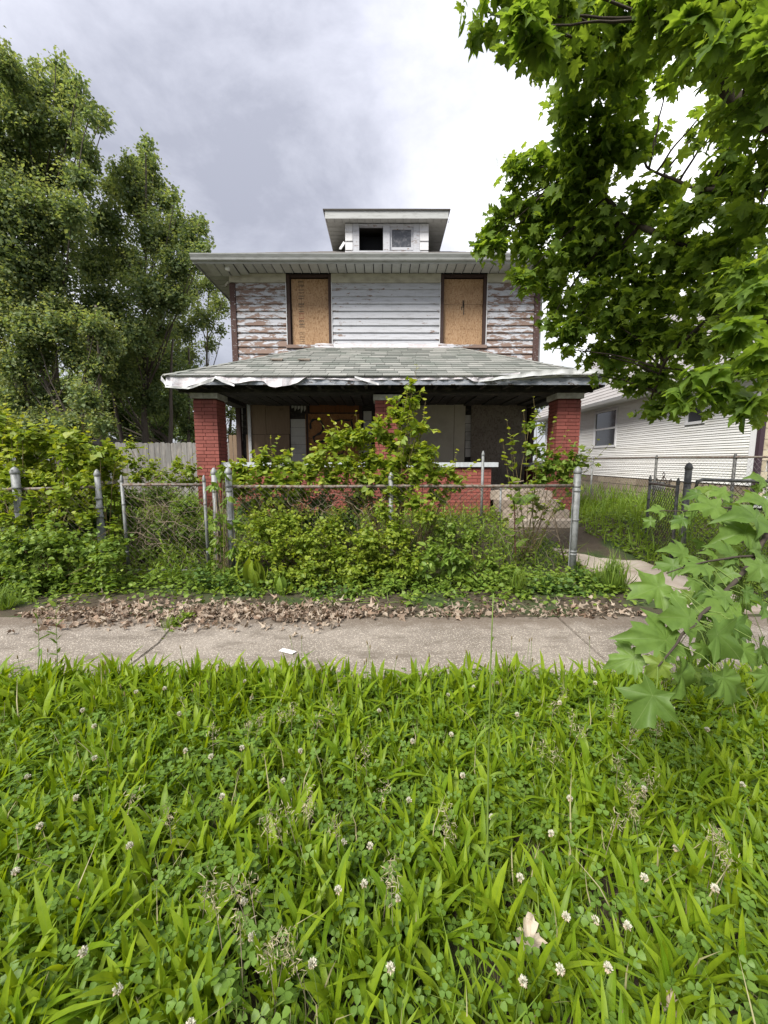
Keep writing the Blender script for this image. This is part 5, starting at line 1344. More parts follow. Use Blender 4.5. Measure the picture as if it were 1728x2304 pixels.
m.build('twig', 'bark_dark', maple, True, tuple(px(1700, 1150, 1.7)))
allb = bp[10:] + tb_
stalks = MB()
def low_leaf(b, tpx, Y, dY, n, gn=0.0):
    p0 = px(*Z7(*b), Y); p1 = px(*Z7(*tpx), Y+dY)
    T = p1-p0; S = max(T.length*.90, .06)
    leaf_object(maple, p0, T, n, S, 'leaf_maple_near', random.random(), gn, MAPLE_HI)
    a = min(allb, key=lambda q: (q-p0).length)
    mid = a.lerp(p0, .6)+Vector((0, 0, .015))
    stalks.tube([tuple(a), tuple(mid), tuple(p0)], [.0016, .0013, .0013], 4, False)
for (b, tpx, Y) in low:
    yl = .75 if b == (720, 1430) else random.choice([0, 0, .25])
    low_leaf(b, tpx, Y, random.uniform(-.04, .03), Vector((random.uniform(-.3, .2), -.75+random.uniform(-.2, .2), .75)), yl)
for k in range(74):                          # leaves behind and between them
    for _ in range(30):
        x, y = random.uniform(520, 1640), random.uniform(-60, 1720)
        if x > 1560-(y-500)*.15-700+ (0 if y < 1300 else (y-1300)*1.1) and (y < 1650): break
    Y = 1.98-.00046*y+random.uniform(.05, .22); a = random.uniform(-2.6, -.4); ln = random.uniform(.065, .115)/Y*F_PX*3.687
    low_leaf((x, y), (x+ln*math.cos(a)*-1, y-ln*math.sin(a)*.7), Y, random.uniform(-.05, .05), Vector((random.uniform(-.6, .5), -.45+random.uniform(-.4, .4), .8)), random.choice([0, 0, .3]))
so = stalks.build('leaf_stalks', 'stem_green', maple, True, tuple(lb[2])); so['kind'] = 'stuff'

# ---- saplings, shrubs and weeds along the fence
def shrub(name, label, cat, base, lobes_px, templates, mat, leaf, dens, group=None, per=9, young=.4, stem_mat='twig', upbias=.4, flat=.9, stems=True, droop=.2, updir=.55, rnd=.4, yj=.12, r0=.010, ysq=.8, t_r=.0028):
    base = Vector(base); base.z = ground_z(base.x, base.y)-.02
    s_ = empty(name, base, label, cat, group)
    lobes = []
    for q in lobes_px:
        Y = q[3]+random.uniform(-yj, yj); lobes.append((tuple(px(q[0], q[1], Y)), q[2]*Y/F_PX*1.10))
    mb = MB()
    for c, r in lobes:
        b2 = base+Vector((random.gauss(0, .06), random.gauss(0, .04), 0)); c_ = Vector(c)
        if stems: limb(mb, [b2, b2.lerp(c_, .5)+Vector((random.gauss(0, .05), random.gauss(0, .05), .06)), c_], r0, r0*.35, 5, .008, 5)
    L = Leaves(); crown_lobes(L, mb, lobes, leaf, dens*5.0, upbias, per, young, flat, t_r, droop, True, updir, rnd, ysq, leaf*.25, .35, 1.25)
    mb.build('stems', stem_mat, s_, True, tuple(base))['kind'] = 'stuff'
    f = L.mesh('foliage', templates, mat, s_, tuple(base)); f['kind'] = 'stuff'
    return s_
def wands(parent, base, tips, templates, mat, leaf, n, stem_mat='twig', r=.006, lift=.12, young=.5, t0=.3, droop=.15, side=True):
    """upright shoots with alternate leaves and small side shoots"""
    mb = MB(); L = Leaves(); base = Vector(base)
    for (x, y, Y) in tips:
        tip = px(x, y, Y); b = base+Vector((random.gauss(0, .05), random.gauss(0, .03), 0))
        pts = spray(L, mb, tuple(b), tuple(tip), n, leaf, lift, r, t0, young, .6, droop, .3, True, 5)
        if side:
            for k in range(3):
                i = random.randint(2, 4); p0 = pts[i]; d = norm(RNG.normal(0, 1, 3)+np.array([0, -.2, .9])); spray(L, mb, p0, p0+d*random.uniform(.12, .3), max(5, n//3), leaf*.9, .1, r*.5, .2, young, .6, droop, .3, True, 4)
    mb.build('shoots', stem_mat, parent, True, tuple(base))['kind'] = 'stuff'
    L.mesh('shoot_leaves', templates, mat, parent, tuple(base))['kind'] = 'stuff'

g_s = 'mulberry saplings pushing through the fence'
s1 = shrub('mulberry_sapling', 'tallest yellow green sapling at the middle fence post', 'shrub', (.07, 5.55, 0), [(895, 990, 40, 5.55), (900, 930, 34, 5.55), (930, 900, 22, 5.55), (850, 975, 40, 5.5), (800, 985, 34, 5.5), (760, 1000, 36, 5.5), (830, 1035, 40, 5.45), (720, 1030, 34, 5.5), (890, 1045, 38, 5.45), (940, 965, 24, 5.5), (780, 1050, 36, 5.45), (920, 870, 16, 5.55), (870, 1080, 40, 5.4), (820, 1085, 40, 5.4), (750, 1080, 40, 5.45), (960, 1020, 30, 5.45), (925, 1030, 36, 5.5)], HEART, 'leaf_mulberry', .088, 1.35, g_s, young=.5)
wands(s1, (.07, 5.55, .1), [(938, 822, 5.55), (925, 850, 5.5), (958, 900, 5.5), (962, 940, 5.5), (800, 925, 5.5), (740, 935, 5.5), (718, 945, 5.45), (812, 950, 5.5), (700, 1000, 5.5), (880, 900, 5.5)], HEART, 'leaf_mulberry', .098, 18, 'twig', .007, .08, .6)
s4 = shrub('mulberry_sapling', 'arching sapling sprays leaning over the rail between middle post and pipe post', 'shrub', (.45, 5.5, 0), [(930, 1080, 34, 5.35), (980, 1075, 30, 5.3), (890, 1110, 36, 5.3), (930, 1130, 34, 5.25), (1010, 1065, 22, 5.3), (1030, 1090, 22, 5.3), (980, 1110, 30, 5.3), (950, 1060, 30, 5.4)], HEART, 'leaf_mulberry', .080, 1.2, g_s)
wands(s4, (.45, 5.5, .1), [(1078, 1035, 5.4), (1070, 1060, 5.4), (1030, 1010, 5.4), (1025, 1050, 5.4)], HEART, 'leaf_mulberry', .092, 14, 'twig', .006, .3, .5, .45, .2, False)
s2 = shrub('mulberry_sapling', 'low leafy sapling spreading above the rail before the plywood sheet', 'shrub', (-1.35, 5.6, 0), [(540, 1060, 30, 5.6), (590, 1045, 34, 5.6), (640, 1045, 32, 5.6), (560, 1085, 34, 5.5), (620, 1080, 40, 5.5), (680, 1075, 34, 5.5), (500, 1070, 24, 5.5), (700, 1050, 28, 5.5), (530, 1110, 34, 5.5), (600, 1120, 40, 5.5), (670, 1110, 36, 5.5)], HEART, 'leaf_mulberry', .088, 1.35, g_s)
wands(s2, (-1.35, 5.6, .1), [(608, 980, 5.6), (640, 1005, 5.6), (655, 1010, 5.6), (505, 1040, 5.6), (548, 1030, 5.6)], HEART, 'leaf_mulberry', .098, 14, 'twig', .006, .06, .6)
s3 = shrub('mulberry_sapling', 'loose open sapling growing before the brick pillar beside the porch steps', 'shrub', (2.02, 5.75, 0), [(1205, 1010, 24, 5.8), (1240, 1050, 36, 5.8), (1290, 1040, 34, 5.8), (1190, 960, 18, 5.8), (1270, 1075, 30, 5.7), (1215, 1085, 26, 5.7)], HEART, 'leaf_bush', .085, 1.1, g_s, young=.5)
wands(s3, (2.02, 5.75, .1), [(1200, 893, 5.8), (1178, 925, 5.8), (1130, 985, 5.8), (1140, 945, 5.8), (1252, 930, 5.8), (1275, 970, 5.8), (1345, 990, 5.8), (1370, 1000, 5.8), (1150, 1010, 5.8), (1310, 1000, 5.8)], HEART, 'leaf_mulberry', .098, 15, 'twig', .006, .05, .35)
g_t = 'saplings in the thicket beside the gate'
for i, (bx, lob, tips, lab) in enumerate((
   (-5.2, [(20, 1000, 40), (60, 1030, 44), (25, 1080, 50), (80, 1090, 44), (10, 960, 40), (60, 1150, 44), (50, 980, 36), (-10, 1030, 50), (0, 1150, 50)], [(10, 890), (22, 925), (52, 925), (40, 960)], 'thicket sapling with tall shoots beyond the thickest fence post'),
   (-4.5, [(120, 1010, 36), (150, 1035, 40), (110, 1070, 44), (160, 1090, 44), (130, 1140, 44), (180, 1000, 34), (100, 990, 34), (140, 985, 28), (190, 1050, 40), (170, 1150, 40)], [(105, 945), (115, 960), (160, 975), (185, 948), (203, 953)], 'thicket sapling with bunched shoots between the thickest post and the bent post'),
   (-3.9, [(215, 1040, 34), (245, 1060, 34), (200, 1090, 36), (240, 1110, 28), (225, 1010, 28), (260, 1030, 26), (210, 1140, 36)], [(222, 1002), (268, 1018), (250, 1030), (275, 1040)], 'thicket sapling covering the bent post beside the closed gate'))):
    s_ = shrub('mulberry_sapling', lab, 'shrub', (bx, 5.75, 0), [(x, y, r, 5.7) for x, y, r in lob], HEART, 'leaf_mulberry', .088, 1.35, g_t, young=.5, yj=.3)
    wands(s_, (bx, 5.75, .1), [(x, y, 5.7) for x, y in tips], HEART, 'leaf_mulberry', .098, 16, 'twig', .006, .06, .6)
s_ = shrub('mulberry_sapling', 'slender young saplings standing behind the closed gate before the plank fence', 'shrub', (-4.1, 7.4, 0), [(300, 1040, 24, 7.4), (340, 1060, 26, 7.3), (400, 1050, 24, 7.3), (290, 1000, 18, 7.4), (430, 1060, 22, 7.3), (310, 1075, 30, 7.3), (370, 1080, 30, 7.3), (425, 1085, 26, 7.3)], HEART, 'leaf_mulberry', .06, .9, g_t)
wands(s_, (-4.1, 7.4, .4), [(292, 975, 7.4), (330, 1010, 7.4), (395, 1030, 7.4), (440, 1015, 7.4)], HEART, 'leaf_mulberry', .092, 12, 'twig', .005, .05, .6)

shrub('honeysuckle_bush', 'mounded small leaved bush spilling onto the sidewalk before the leafy thicket', 'shrub', (-4.1, 4.75, 0), [(40, 1240, 66, 4.8), (120, 1230, 66, 4.8), (190, 1240, 56, 4.8), (240, 1260, 40, 4.8), (60, 1310, 60, 4.65), (140, 1310, 60, 4.65), (210, 1310, 48, 4.65), (20, 1370, 46, 4.5), (90, 1370, 44, 4.45), (250, 1310, 26, 4.7), (-40, 1290, 80, 4.7), (265, 1225, 28, 4.9), (160, 1375, 30, 4.4), (20, 1405, 36, 4.2), (70, 1398, 30, 4.25), (-30, 1420, 44, 4.15), (120, 1395, 22, 4.25)], HEART, 'leaf_bush', .056, 1.35, None, 10, .3, r0=.006)
shrub('mulberry_sapling', 'leafy sapling sprays hanging before the thickest post on the street side', 'shrub', (-4.3, 5.05, 0), [(70, 1130, 34, 5.12), (140, 1120, 34, 5.12), (10, 1120, 34, 5.12), (110, 1180, 36, 5.08), (190, 1170, 34, 5.1), (170, 1090, 24, 5.15), (250, 1190, 22, 5.1), (30, 1180, 36, 5.08), (95, 1075, 22, 5.15)], HEART, 'leaf_mulberry', .07, .8, g_t, 9, .4, yj=.05)
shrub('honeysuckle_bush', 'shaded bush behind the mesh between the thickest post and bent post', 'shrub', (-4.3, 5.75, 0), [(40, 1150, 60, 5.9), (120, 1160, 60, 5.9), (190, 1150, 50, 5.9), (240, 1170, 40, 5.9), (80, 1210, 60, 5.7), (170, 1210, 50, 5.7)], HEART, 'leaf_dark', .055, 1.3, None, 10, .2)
shrub('honeysuckle_bush', 'tangled fine leaved bush filling the inside of the closed gate', 'shrub', (-3.0, 5.8, 0), [(300, 1130, 40, 5.9), (360, 1120, 44, 5.9), (420, 1140, 40, 5.9), (300, 1190, 44, 5.8), (370, 1190, 50, 5.8), (430, 1200, 40, 5.8), (340, 1240, 50, 5.7), (410, 1250, 40, 5.7)], HEART, 'leaf_bush', .044, 1.0, None, 10, .25)
shrub('honeysuckle_bush', 'yellow green bush bulging through the mesh between gate post and middle post', 'shrub', (-.9, 5.1, 0), [(590, 1190, 48, 5.15), (650, 1180, 44, 5.2), (620, 1240, 50, 5.05), (690, 1230, 52, 5.05), (750, 1190, 44, 5.15), (700, 1290, 52, 4.9), (760, 1260, 50, 5.0), (640, 1300, 40, 4.9), (560, 1240, 36, 5.1)], HEART, 'leaf_mulberry', .050, 1.3, None, 10, .35, r0=.005)
shrub('honeysuckle_bush', 'yellow green bush bulging through the mesh around the middle post', 'shrub', (.0, 5.05, 0), [(830, 1220, 52, 5.05), (890, 1200, 46, 5.1), (860, 1270, 56, 4.95), (800, 1290, 50, 4.9), (920, 1270, 46, 4.95), (960, 1160, 30, 5.15), (860, 1150, 30, 5.2)], HEART, 'leaf_mulberry', .056, 1.3, None, 10, .35, r0=.005)
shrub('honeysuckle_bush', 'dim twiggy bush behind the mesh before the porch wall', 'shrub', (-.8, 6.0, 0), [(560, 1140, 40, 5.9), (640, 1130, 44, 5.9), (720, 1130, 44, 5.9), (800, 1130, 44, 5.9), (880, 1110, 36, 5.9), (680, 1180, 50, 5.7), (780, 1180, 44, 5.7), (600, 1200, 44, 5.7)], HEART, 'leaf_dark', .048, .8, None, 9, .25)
shrub('climbing_vine', 'drooping broad leaved vine climbing the gate post cluster', 'vine', (-2.08, 5.15, 0), [(482, 1090, 16, 5.2), (515, 1120, 16, 5.2), (490, 1170, 20, 5.18), (525, 1180, 18, 5.18), (495, 1220, 24, 5.15), (530, 1230, 24, 5.15), (480, 1270, 26, 5.1), (520, 1290, 30, 5.05), (560, 1280, 26, 5.05), (500, 1060, 10, 5.2)], OVATE, 'leaf_bush', .095, 1.2, None, 6, .3, droop=.9, updir=.35, yj=.04, r0=.005, upbias=-.2)
shrub('climbing_vine', 'dark ivy mound against the foot of the post beside the walk', 'vine', (2.3, 4.85, 0), [(1240, 1330, 34, 4.75), (1290, 1335, 36, 4.7), (1340, 1345, 36, 4.65), (1200, 1340, 28, 4.75), (1390, 1335, 26, 4.75), (1260, 1365, 24, 4.5), (1330, 1370, 24, 4.5), (1300, 1300, 26, 4.9)], HEART, 'leaf_dark', .062, 1.5, None, 8, .2, updir=.5, r0=.004)
shrub('pokeweed', 'glossy broad leaved weed clump before the mesh, between middle post and porch steps', 'weed', (.65, 4.85, 0), [(960, 1260, 36, 4.85), (1010, 1250, 34, 4.9), (1000, 1310, 36, 4.75), (950, 1320, 34, 4.7), (1050, 1290, 26, 4.85), (1030, 1340, 22, 4.65), (910, 1340, 30, 4.65)], OVATE, 'leaf_bush', .11, 1.6, None, 7, .2, 'stem_green', droop=.5, r0=.006)
shrub('honeysuckle_bush', 'yellow green bush before the mesh between pokeweed clump and porch steps', 'shrub', (1.15, 5.0, 0), [(1000, 1190, 36, 5.1), (1060, 1210, 34, 5.1), (1040, 1260, 40, 5.0), (1100, 1270, 34, 5.0), (980, 1240, 34, 5.05), (1080, 1320, 34, 4.8), (1150, 1290, 26, 5.0), (1010, 1340, 30, 4.65), (1120, 1345, 26, 4.6)], HEART, 'leaf_bush', .055, .95, None, 9, .4, r0=.005)
shrub('pokeweed', 'leafy weed sprawling onto the sidewalk edge below the middle post', 'weed', (-.02, 4.4, 0), [(850, 1340, 30, 4.6), (830, 1375, 26, 4.4), (870, 1385, 24, 4.3), (880, 1320, 30, 4.7), (800, 1340, 26, 4.6), (760, 1370, 26, 4.35), (930, 1370, 26, 4.35), (690, 1375, 22, 4.3), (990, 1375, 22, 4.3), (620, 1370, 18, 4.35)], OVATE, 'leaf_bush', .085, 1.4, None, 6, .3, 'stem_green', droop=.4, r0=.005)
shrub('weed', 'low leafy weeds under the mesh between gate post and dock plant', 'weed', (-1.9, 4.95, 0), [(500, 1320, 34, 4.8), (540, 1330, 30, 4.75), (460, 1300, 30, 4.9), (450, 1340, 24, 4.7)], OVATE, 'leaf_dark', .08, 1.2, None, 6, .3, 'stem_green', r0=.004)
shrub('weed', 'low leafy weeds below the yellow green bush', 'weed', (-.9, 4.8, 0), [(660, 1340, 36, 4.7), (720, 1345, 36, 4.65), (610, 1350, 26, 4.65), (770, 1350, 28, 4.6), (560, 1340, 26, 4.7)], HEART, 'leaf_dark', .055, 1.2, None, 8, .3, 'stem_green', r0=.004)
shrub('weed', 'leafy weeds along the foot of the mesh before the porch steps', 'weed', (1.5, 4.9, 0), [(1100, 1320, 34, 4.8), (1150, 1310, 34, 4.85), (1060, 1340, 26, 4.7), (1180, 1350, 24, 4.6), (1120, 1360, 22, 4.5), (1080, 1372, 18, 4.3), (1160, 1376, 18, 4.3)], HEART, 'leaf_bush', .055, 1.2, None, 8, .25, 'stem_green', r0=.004)

def rosette(name, label, cat, base, n, length, templates, mat, spread=(.15, .6), group=None, wscale=1.0, young=.3):
    base = Vector(base); base.z = ground_z(base.x, base.y)-.03
    L = Leaves(); az = RNG.uniform(0, 2*math.pi, n); el = RNG.uniform(spread[0], spread[1], n)
    T = np.stack([np.cos(az)*np.sin(el*1.57), np.sin(az)*np.sin(el*1.57), np.cos(el*1.57)], 1)
    N = np.stack([-np.cos(az)*np.cos(el*1.57), -np.sin(az)*np.cos(el*1.57), np.sin(el*1.57)], 1)+RNG.normal(0, .15, (n, 3))
    P = np.array(base)+RNG.normal(0, .012, (n, 3))*np.array([1, 1, 0])
    L.add(P, T, -N, length*RNG.uniform(.6, 1.1, n), RNG.uniform(0, 1, n), RNG.uniform(0, young, n))
    o = L.mesh(name, templates, mat, None, tuple(base)); tag(o, label, cat, group); return o
BROAD = [strap(.13, 6, b, .25, .5, .2) for b in (.2, .5)]
rosette('dock_plant', 'tall broad leaved dock plant in the leaf litter beside the gate posts', 'weed', (-1.55, 4.75, 0), 15, .46, BROAD, 'leaf_mulberry', (.05, .5))
rosette('dock_plant', 'smaller broad leaved dock beside the tall dock plant', 'weed', (-1.2, 4.6, 0), 8, .26, BROAD, 'leaf_bush', (.1, .6))
rosette('grass_tuft', 'fine bright grass tuft below the mesh before the porch steps', 'grass', (1.55, 4.62, 0), 130, .34, GRASS, 'leaf_grass', (.03, .55), 'grass tufts at the sidewalk edge')
rosette('grass_tuft', 'dense drooping grass tuft beside the walk and the ivy mound', 'grass', (2.72, 4.72, 0), 330, .44, GRASS, 'leaf_bush', (.05, .8), 'grass tufts at the sidewalk edge')
rosette('grass_tuft', 'small grass tuft growing from the crack between sidewalk slabs', 'grass', (-2.0, 3.62, 0), 90, .15, GRASS, 'leaf_grass', (.2, .95), 'grass tufts at the sidewalk edge')
rosette('grass_tuft', 'dark grass tuft at the sidewalk edge under the mounded bush', 'grass', (-4.0, 4.15, 0), 160, .26, GRASS, 'leaf_bush', (.1, .8), 'grass tufts at the sidewalk edge')
# narrow leaved weed stems in front of the gate
nw = empty('willow_weed', (-2.75, 4.85, 0), 'upright narrow leaved weed stems before the closed gate', 'weed')
mb = MB(); L = Leaves()
for (x, y) in ((360, 1205), (378, 1215), (392, 1240), (412, 1232), (432, 1250), (365, 1250), (400, 1270), (345, 1270), (445, 1290), (380, 1290)):
    tip = px(x, y, 4.9+random.uniform(-.1, .1)); b = Vector((tip.x*.96+.02+random.uniform(-.05, .05), tip.y-.02, .0))
    spray(L, mb, tuple(b), tuple(tip), 26, .12, .04, .0035, .1, .35, .5, -.15, .25, True, 4)
mb.build('stems', 'stem_green', nw, True, (-2.75, 4.85, 0))['kind'] = 'stuff'; L.mesh('foliage', NARROW, 'leaf_bush', nw, (-2.75, 4.85, 0))['kind'] = 'stuff'
# weeds in the crack
shrub('weed', 'sprawling little weed in the broken slab joint', 'weed', (-2.02, 3.75, 0), [(400, 1400, 18, 3.7), (385, 1425, 16, 3.55), (420, 1385, 16, 3.8), (370, 1445, 12, 3.4)], HEART, 'leaf_yard', .028, 1.1, None, 7, .4, 'stem_green', r0=.002, yj=.03, flat=.5)
# reddish stalk behind the mesh
rs = empty('pokeweed', (1.78, 5.6, 0), 'red stemmed pokeweed behind the mesh beside the porch steps', 'weed')
mb = MB(); L = Leaves(); zb = ground_z(1.78, 5.6)
tip = px(1157, 1125, 5.55); b = px(1160, 1300, 5.55); limb(mb, [Vector((b.x, 5.55, zb-.03)), b.lerp(tip, .5), tip], .013, .007, 6, .003, 6)
for (x0, y0, x1, y1, s) in ((1158, 1135, 1210, 1112, .33), (1157, 1128, 1140, 1110, .2), (1160, 1230, 1192, 1212, .22), (1157, 1135, 1170, 1100, .22), (1158, 1200, 1130, 1190, .2), (1159, 1180, 1185, 1160, .2)):
    a = np.array(px(x0, y0, 5.55)); d = np.array(px(x1, y1, 5.45))-a; L.add(a, d, np.array([-.2, -.6, .8]), s, random.random(), .1)
    mb.tube([tuple(a), tuple(a+d*.1)], .004, 4)
mb.build('stalk', 'twig_red', rs, True, (1.78, 5.6, 0)); L.mesh('foliage', OVATE, 'leaf_bush', rs, (1.78, 5.6, 0))
# dry vines caught in the mesh
dv = MB(); rr = random.Random(4)
for k in range(150):
    x = rr.choice([rr.uniform(-2.0, 2.4), rr.uniform(-3.3, -2.4)]); z0 = rr.uniform(.35, 1.15); pts = []
    a = rr.uniform(0, 6.28); ln = rr.uniform(.15, .6)
    for i in range(7):
        a += rr.uniform(-.7, .7); x += math.cos(a)*ln/7; z0 = min(1.26, max(.08, z0+math.sin(a)*ln/7)); pts.append((x, FYL-.035+rr.uniform(-.02, .05), z0))
    dv.tube(pts, rr.uniform(.0015, .004), 4, False)
for (x0, y0, x1, y1) in ((1225, 1115, 1270, 1260), (1232, 1120, 1258, 1210), (770, 1180, 785, 1240), (1155, 1085, 1178, 1082)):
    a = px(x0, y0, 5.4); b = px(x1, y1, 5.4); dv.tube([tuple(a), tuple(a.lerp(b, .5)+Vector((.02, 0, .0))), tuple(b)], [.006, .008, .010], 5)
for k in range(26):
    x = rr.uniform(-2.24, -2.04); y = FYL+rr.uniform(-.03, .06); pts = [(x+.02*math.sin(i*1.3+k)+.004*i, y+.02*math.cos(i+k), .05+i*rr.uniform(.1, .18)) for i in range(8)]; dv.tube(pts, .004, 4, False)
tag(dv.build('dead_vines', 'twig_dead', None, True, (0, FYL, .1)), 'dry brown vines tangled in the chain link mesh', 'vines', kind='stuff')

# ---- ground cover
def on_ground(n, x0, x1, y0, y1, fan=False):
    x = RNG.uniform(x0, x1, n); y = RNG.uniform(y0, y1, n)
    if fan:
        y = np.sqrt(RNG.uniform(y0**2, y1**2, n)); x = RNG.uniform(-1, 1, n)*(1.02*y+.45)
    return x, y
GZV = np.vectorize(ground_z)
def blade_cover(name, label, cat, x, y, length, templates, mat, tilt=(.1, .7), sink=.02, young=.3, clump=None):
    n = len(x); az = RNG.uniform(0, 2*math.pi, n); el = RNG.uniform(tilt[0], tilt[1], n)*1.57
    T = np.stack([np.cos(az)*np.sin(el), np.sin(az)*np.sin(el), np.cos(el)], 1)
    N = np.stack([np.cos(az)*np.cos(el), np.sin(az)*np.cos(el), -np.sin(el)], 1)*-1
    P = np.stack([x, y, GZV(x, y)-sink], 1)
    L = Leaves(); L.add(P, T, -N+RNG.normal(0, .2, (n, 3)), length*RNG.uniform(.55, 1.15, n), RNG.uniform(0, 1, n), RNG.uniform(0, young, n)**2)
    o = L.mesh(name, templates, mat); tag(o, label, cat, kind='stuff'); return o
def leaf_cover(name, label, cat, x, y, hz, size, templates, mat, updir=1.0, rnd=.45, young=.4, z=None):
    n = len(x); az = RNG.uniform(0, 2*math.pi, n)
    T = np.stack([np.cos(az), np.sin(az), RNG.normal(.05, .3, n)], 1); N = np.array([0, 0, updir])+RNG.normal(0, rnd, (n, 3))
    P = np.stack([x, y, (GZV(x, y) if z is None else z)+hz], 1)
    L = Leaves(); L.add(P, T, N, size*RNG.uniform(.6, 1.25, n), RNG.uniform(0, 1, n), RNG.uniform(0, young, n))
    o = L.mesh(name, templates, mat); tag(o, label, cat, kind='stuff'); return o

# verge: plantain rosettes, clover, fine grass
def dens_mask(x, y, k=1.0, ph=0.0): return .5+.5*np.sin(x*2.1*k+ph+1.3*np.sin(y*2.7*k))*np.cos(y*3.1*k-x*1.1+ph)
VY0, VY1 = .45, 2.62
cx_, cy_ = on_ground(4000, 0, 0, VY0, VY1, True)
kp = RNG.uniform(0, 1, len(cx_)) < .35+.65*dens_mask(cx_, cy_, 1.0, .8); cx_, cy_ = cx_[kp], cy_[kp]
per = 11
X = np.repeat(cx_, per)+RNG.normal(0, .018, len(cx_)*per); Y = np.repeat(cy_, per)+RNG.normal(0, .018, len(cx_)*per)
Y = np.minimum(Y, 2.66)
n = len(X); Ln = np.repeat(RNG.uniform(.14, .27, len(cx_)), per)*RNG.uniform(.55, 1.12, n)*np.where(Y > 2.25, 1.22, 1.0)
az = RNG.uniform(0, 2*math.pi, n); el = RNG.uniform(.0, .21, n)*1.57
T = np.stack([np.cos(az)*np.sin(el), np.sin(az)*np.sin(el), np.cos(el)], 1); Nn = np.stack([-np.cos(az)*np.cos(el), -np.sin(az)*np.cos(el), np.sin(el)], 1)
L = Leaves(); L.add(np.stack([X, Y, np.full(n, -.05)], 1), T, Nn+RNG.normal(0, .25, (n, 3)), Ln, RNG.uniform(0, 1, n), RNG.uniform(0, .5, n)**2)
for (bx_, by_, nb_, ln_) in ((330, 1990, 16, .34), (60, 1900, 12, .30), (230, 1880, 12, .30), (480, 1930, 12, .28), (150, 2180, 14, .32), (390, 2230, 12, .30), (1000, 2250, 12, .26), (1480, 1820, 14, .28), (1640, 1800, 12, .26), (1220, 2270, 10, .24), (1560, 2200, 12, .26), (760, 2100, 10, .26), (100, 1640, 14, .30), (420, 1660, 12, .28), (880, 1700, 12, .26), (30, 2260, 12, .32)):
    u_ = (bx_-864)/F_PX; v_ = (1152-by_)/F_PX; d_ = _c+v_*_s; yy_ = (.02-CAM_H)*d_/(v_*_c-_s); xx_ = u_*yy_/d_
    az = RNG.uniform(0, 2*math.pi, nb_); el = RNG.uniform(.06, .5, nb_)*1.57
    T = np.stack([np.cos(az)*np.sin(el), np.sin(az)*np.sin(el), np.cos(el)], 1); Nn = np.stack([-np.cos(az)*np.cos(el), -np.sin(az)*np.cos(el), np.sin(el)], 1)
    L.add(np.stack([xx_+RNG.normal(0, .012, nb_), yy_+RNG.normal(0, .012, nb_), np.full(nb_, -.04)], 1), T, Nn+RNG.normal(0, .2, (nb_, 3)), ln_*RNG.uniform(.6, 1.1, nb_), RNG.uniform(.3, 1, nb_), RNG.uniform(0, .5, nb_))
tag(L.mesh('plantain', PLANTAIN+[strap(.062, 6, .35, .28, .5, .3)], 'leaf_plantain'), 'long bright green plantain leaves covering the verge', 'plantain', kind='stuff')
x, y = on_ground(19000, 0, 0, VY0, VY1+.05, True); kp = RNG.uniform(0, 1, len(x)) < .35+.65*dens_mask(x, y, 1.0, 3.4); x, y = x[kp], y[kp]
leaf_cover('clover_leaves', 'low three-part clover leaves between the plantain of the verge', 'clover', x, y, RNG.uniform(.02, .17, len(x)), .026, CLOVER, 'leaf_clover', 1.0, .33, .5, np.full(len(x), -.03))
x, y = on_ground(9000, 0, 0, VY0, VY1+.04, True); blade_cover('fine_grass', 'thin grass blades mixed into the verge', 'grass', x, y, .19, GRASS, 'leaf_grass', (.02, .6), .06, .6)
x, y = on_ground(650, 0, 0, VY0, VY1, True); blade_cover('dry_grass', 'scattered pale dry straw blades in the verge', 'grass', x, y, .20, GRASS, 'leaf_seed', (.2, .95), .0, .6)
x, y = on_ground(1500, 0, 0, VY0, VY1, True); leaf_cover('verge_weeds', 'small round weed leaves low in the verge', 'weeds', x, y, RNG.uniform(.0, .10, len(x)), .06, OVATE, 'leaf_clover', .9, .5, .4, np.full(len(x), -.03))
# yard
x = RNG.uniform(-7.5, 6.9, 34000); y = 5.45+4.2*RNG.uniform(0, 1, 34000)**1.1
kp = ~((np.abs(x-2.7) < .62) & (y > 6.55) & (y < 8)) & ~((np.abs(x-(3.36-(y-5.35)*.4)) < .50) & (y < 6.7)) & ~((x > -3.6) & (x < 3.75) & (y > 7.75)); x, y = x[kp], y[kp]
leaf_cover('yard_weeds', 'lush bright weeds and ground ivy filling the front yard', 'weeds', x, y, RNG.uniform(0, .20, len(x))*(1-.5*(x > 2.6)), .055, HEART+OVATE, 'leaf_yard', .9, .5, .6)
x = RNG.uniform(-7.5, 6.9, 9000); y = RNG.uniform(5.4, 9.8, 9000); kp = ~((np.abs(x-2.7) < .62) & (y > 6.55) & (y < 8)) & ~((np.abs(x-(3.36-(y-5.35)*.4)) < .48) & (y < 6.7)) & ~((x > -3.6) & (x < 3.75) & (y > 7.75)); x, y = x[kp], y[kp]
blade_cover('yard_grass', 'unmown grass standing among the yard weeds', 'grass', x, y, .36, [strap(.02, 4, b, .3, .2, .3) for b in (.2, .7, 1.1)], 'leaf_yard', (.02, .55), .05, .5)
x = RNG.uniform(4.0, 9.5, 3500); y = RNG.uniform(2.7, 5.4, 3500); leaf_cover('yard_weeds', 'bright low weeds of the neighbouring lawn behind the dark fence', 'weeds', x, y, RNG.uniform(0, .12, len(x)), .05, HEART, 'leaf_yard', .9, .5, .6)
x = RNG.uniform(-14, 12, 9000); y = RNG.uniform(9.5, 20, 9000); kp = (x < -3.7) | (x > 3.8); x, y = x[kp], y[kp]
blade_cover('rough_grass', 'rough grass beyond the house sides and the plank fence', 'grass', x, y, .4, [strap(.03, 3, b, .3, .2, .3) for b in (.2, .7)], 'leaf_yard', (.02, .6), .05, .5)
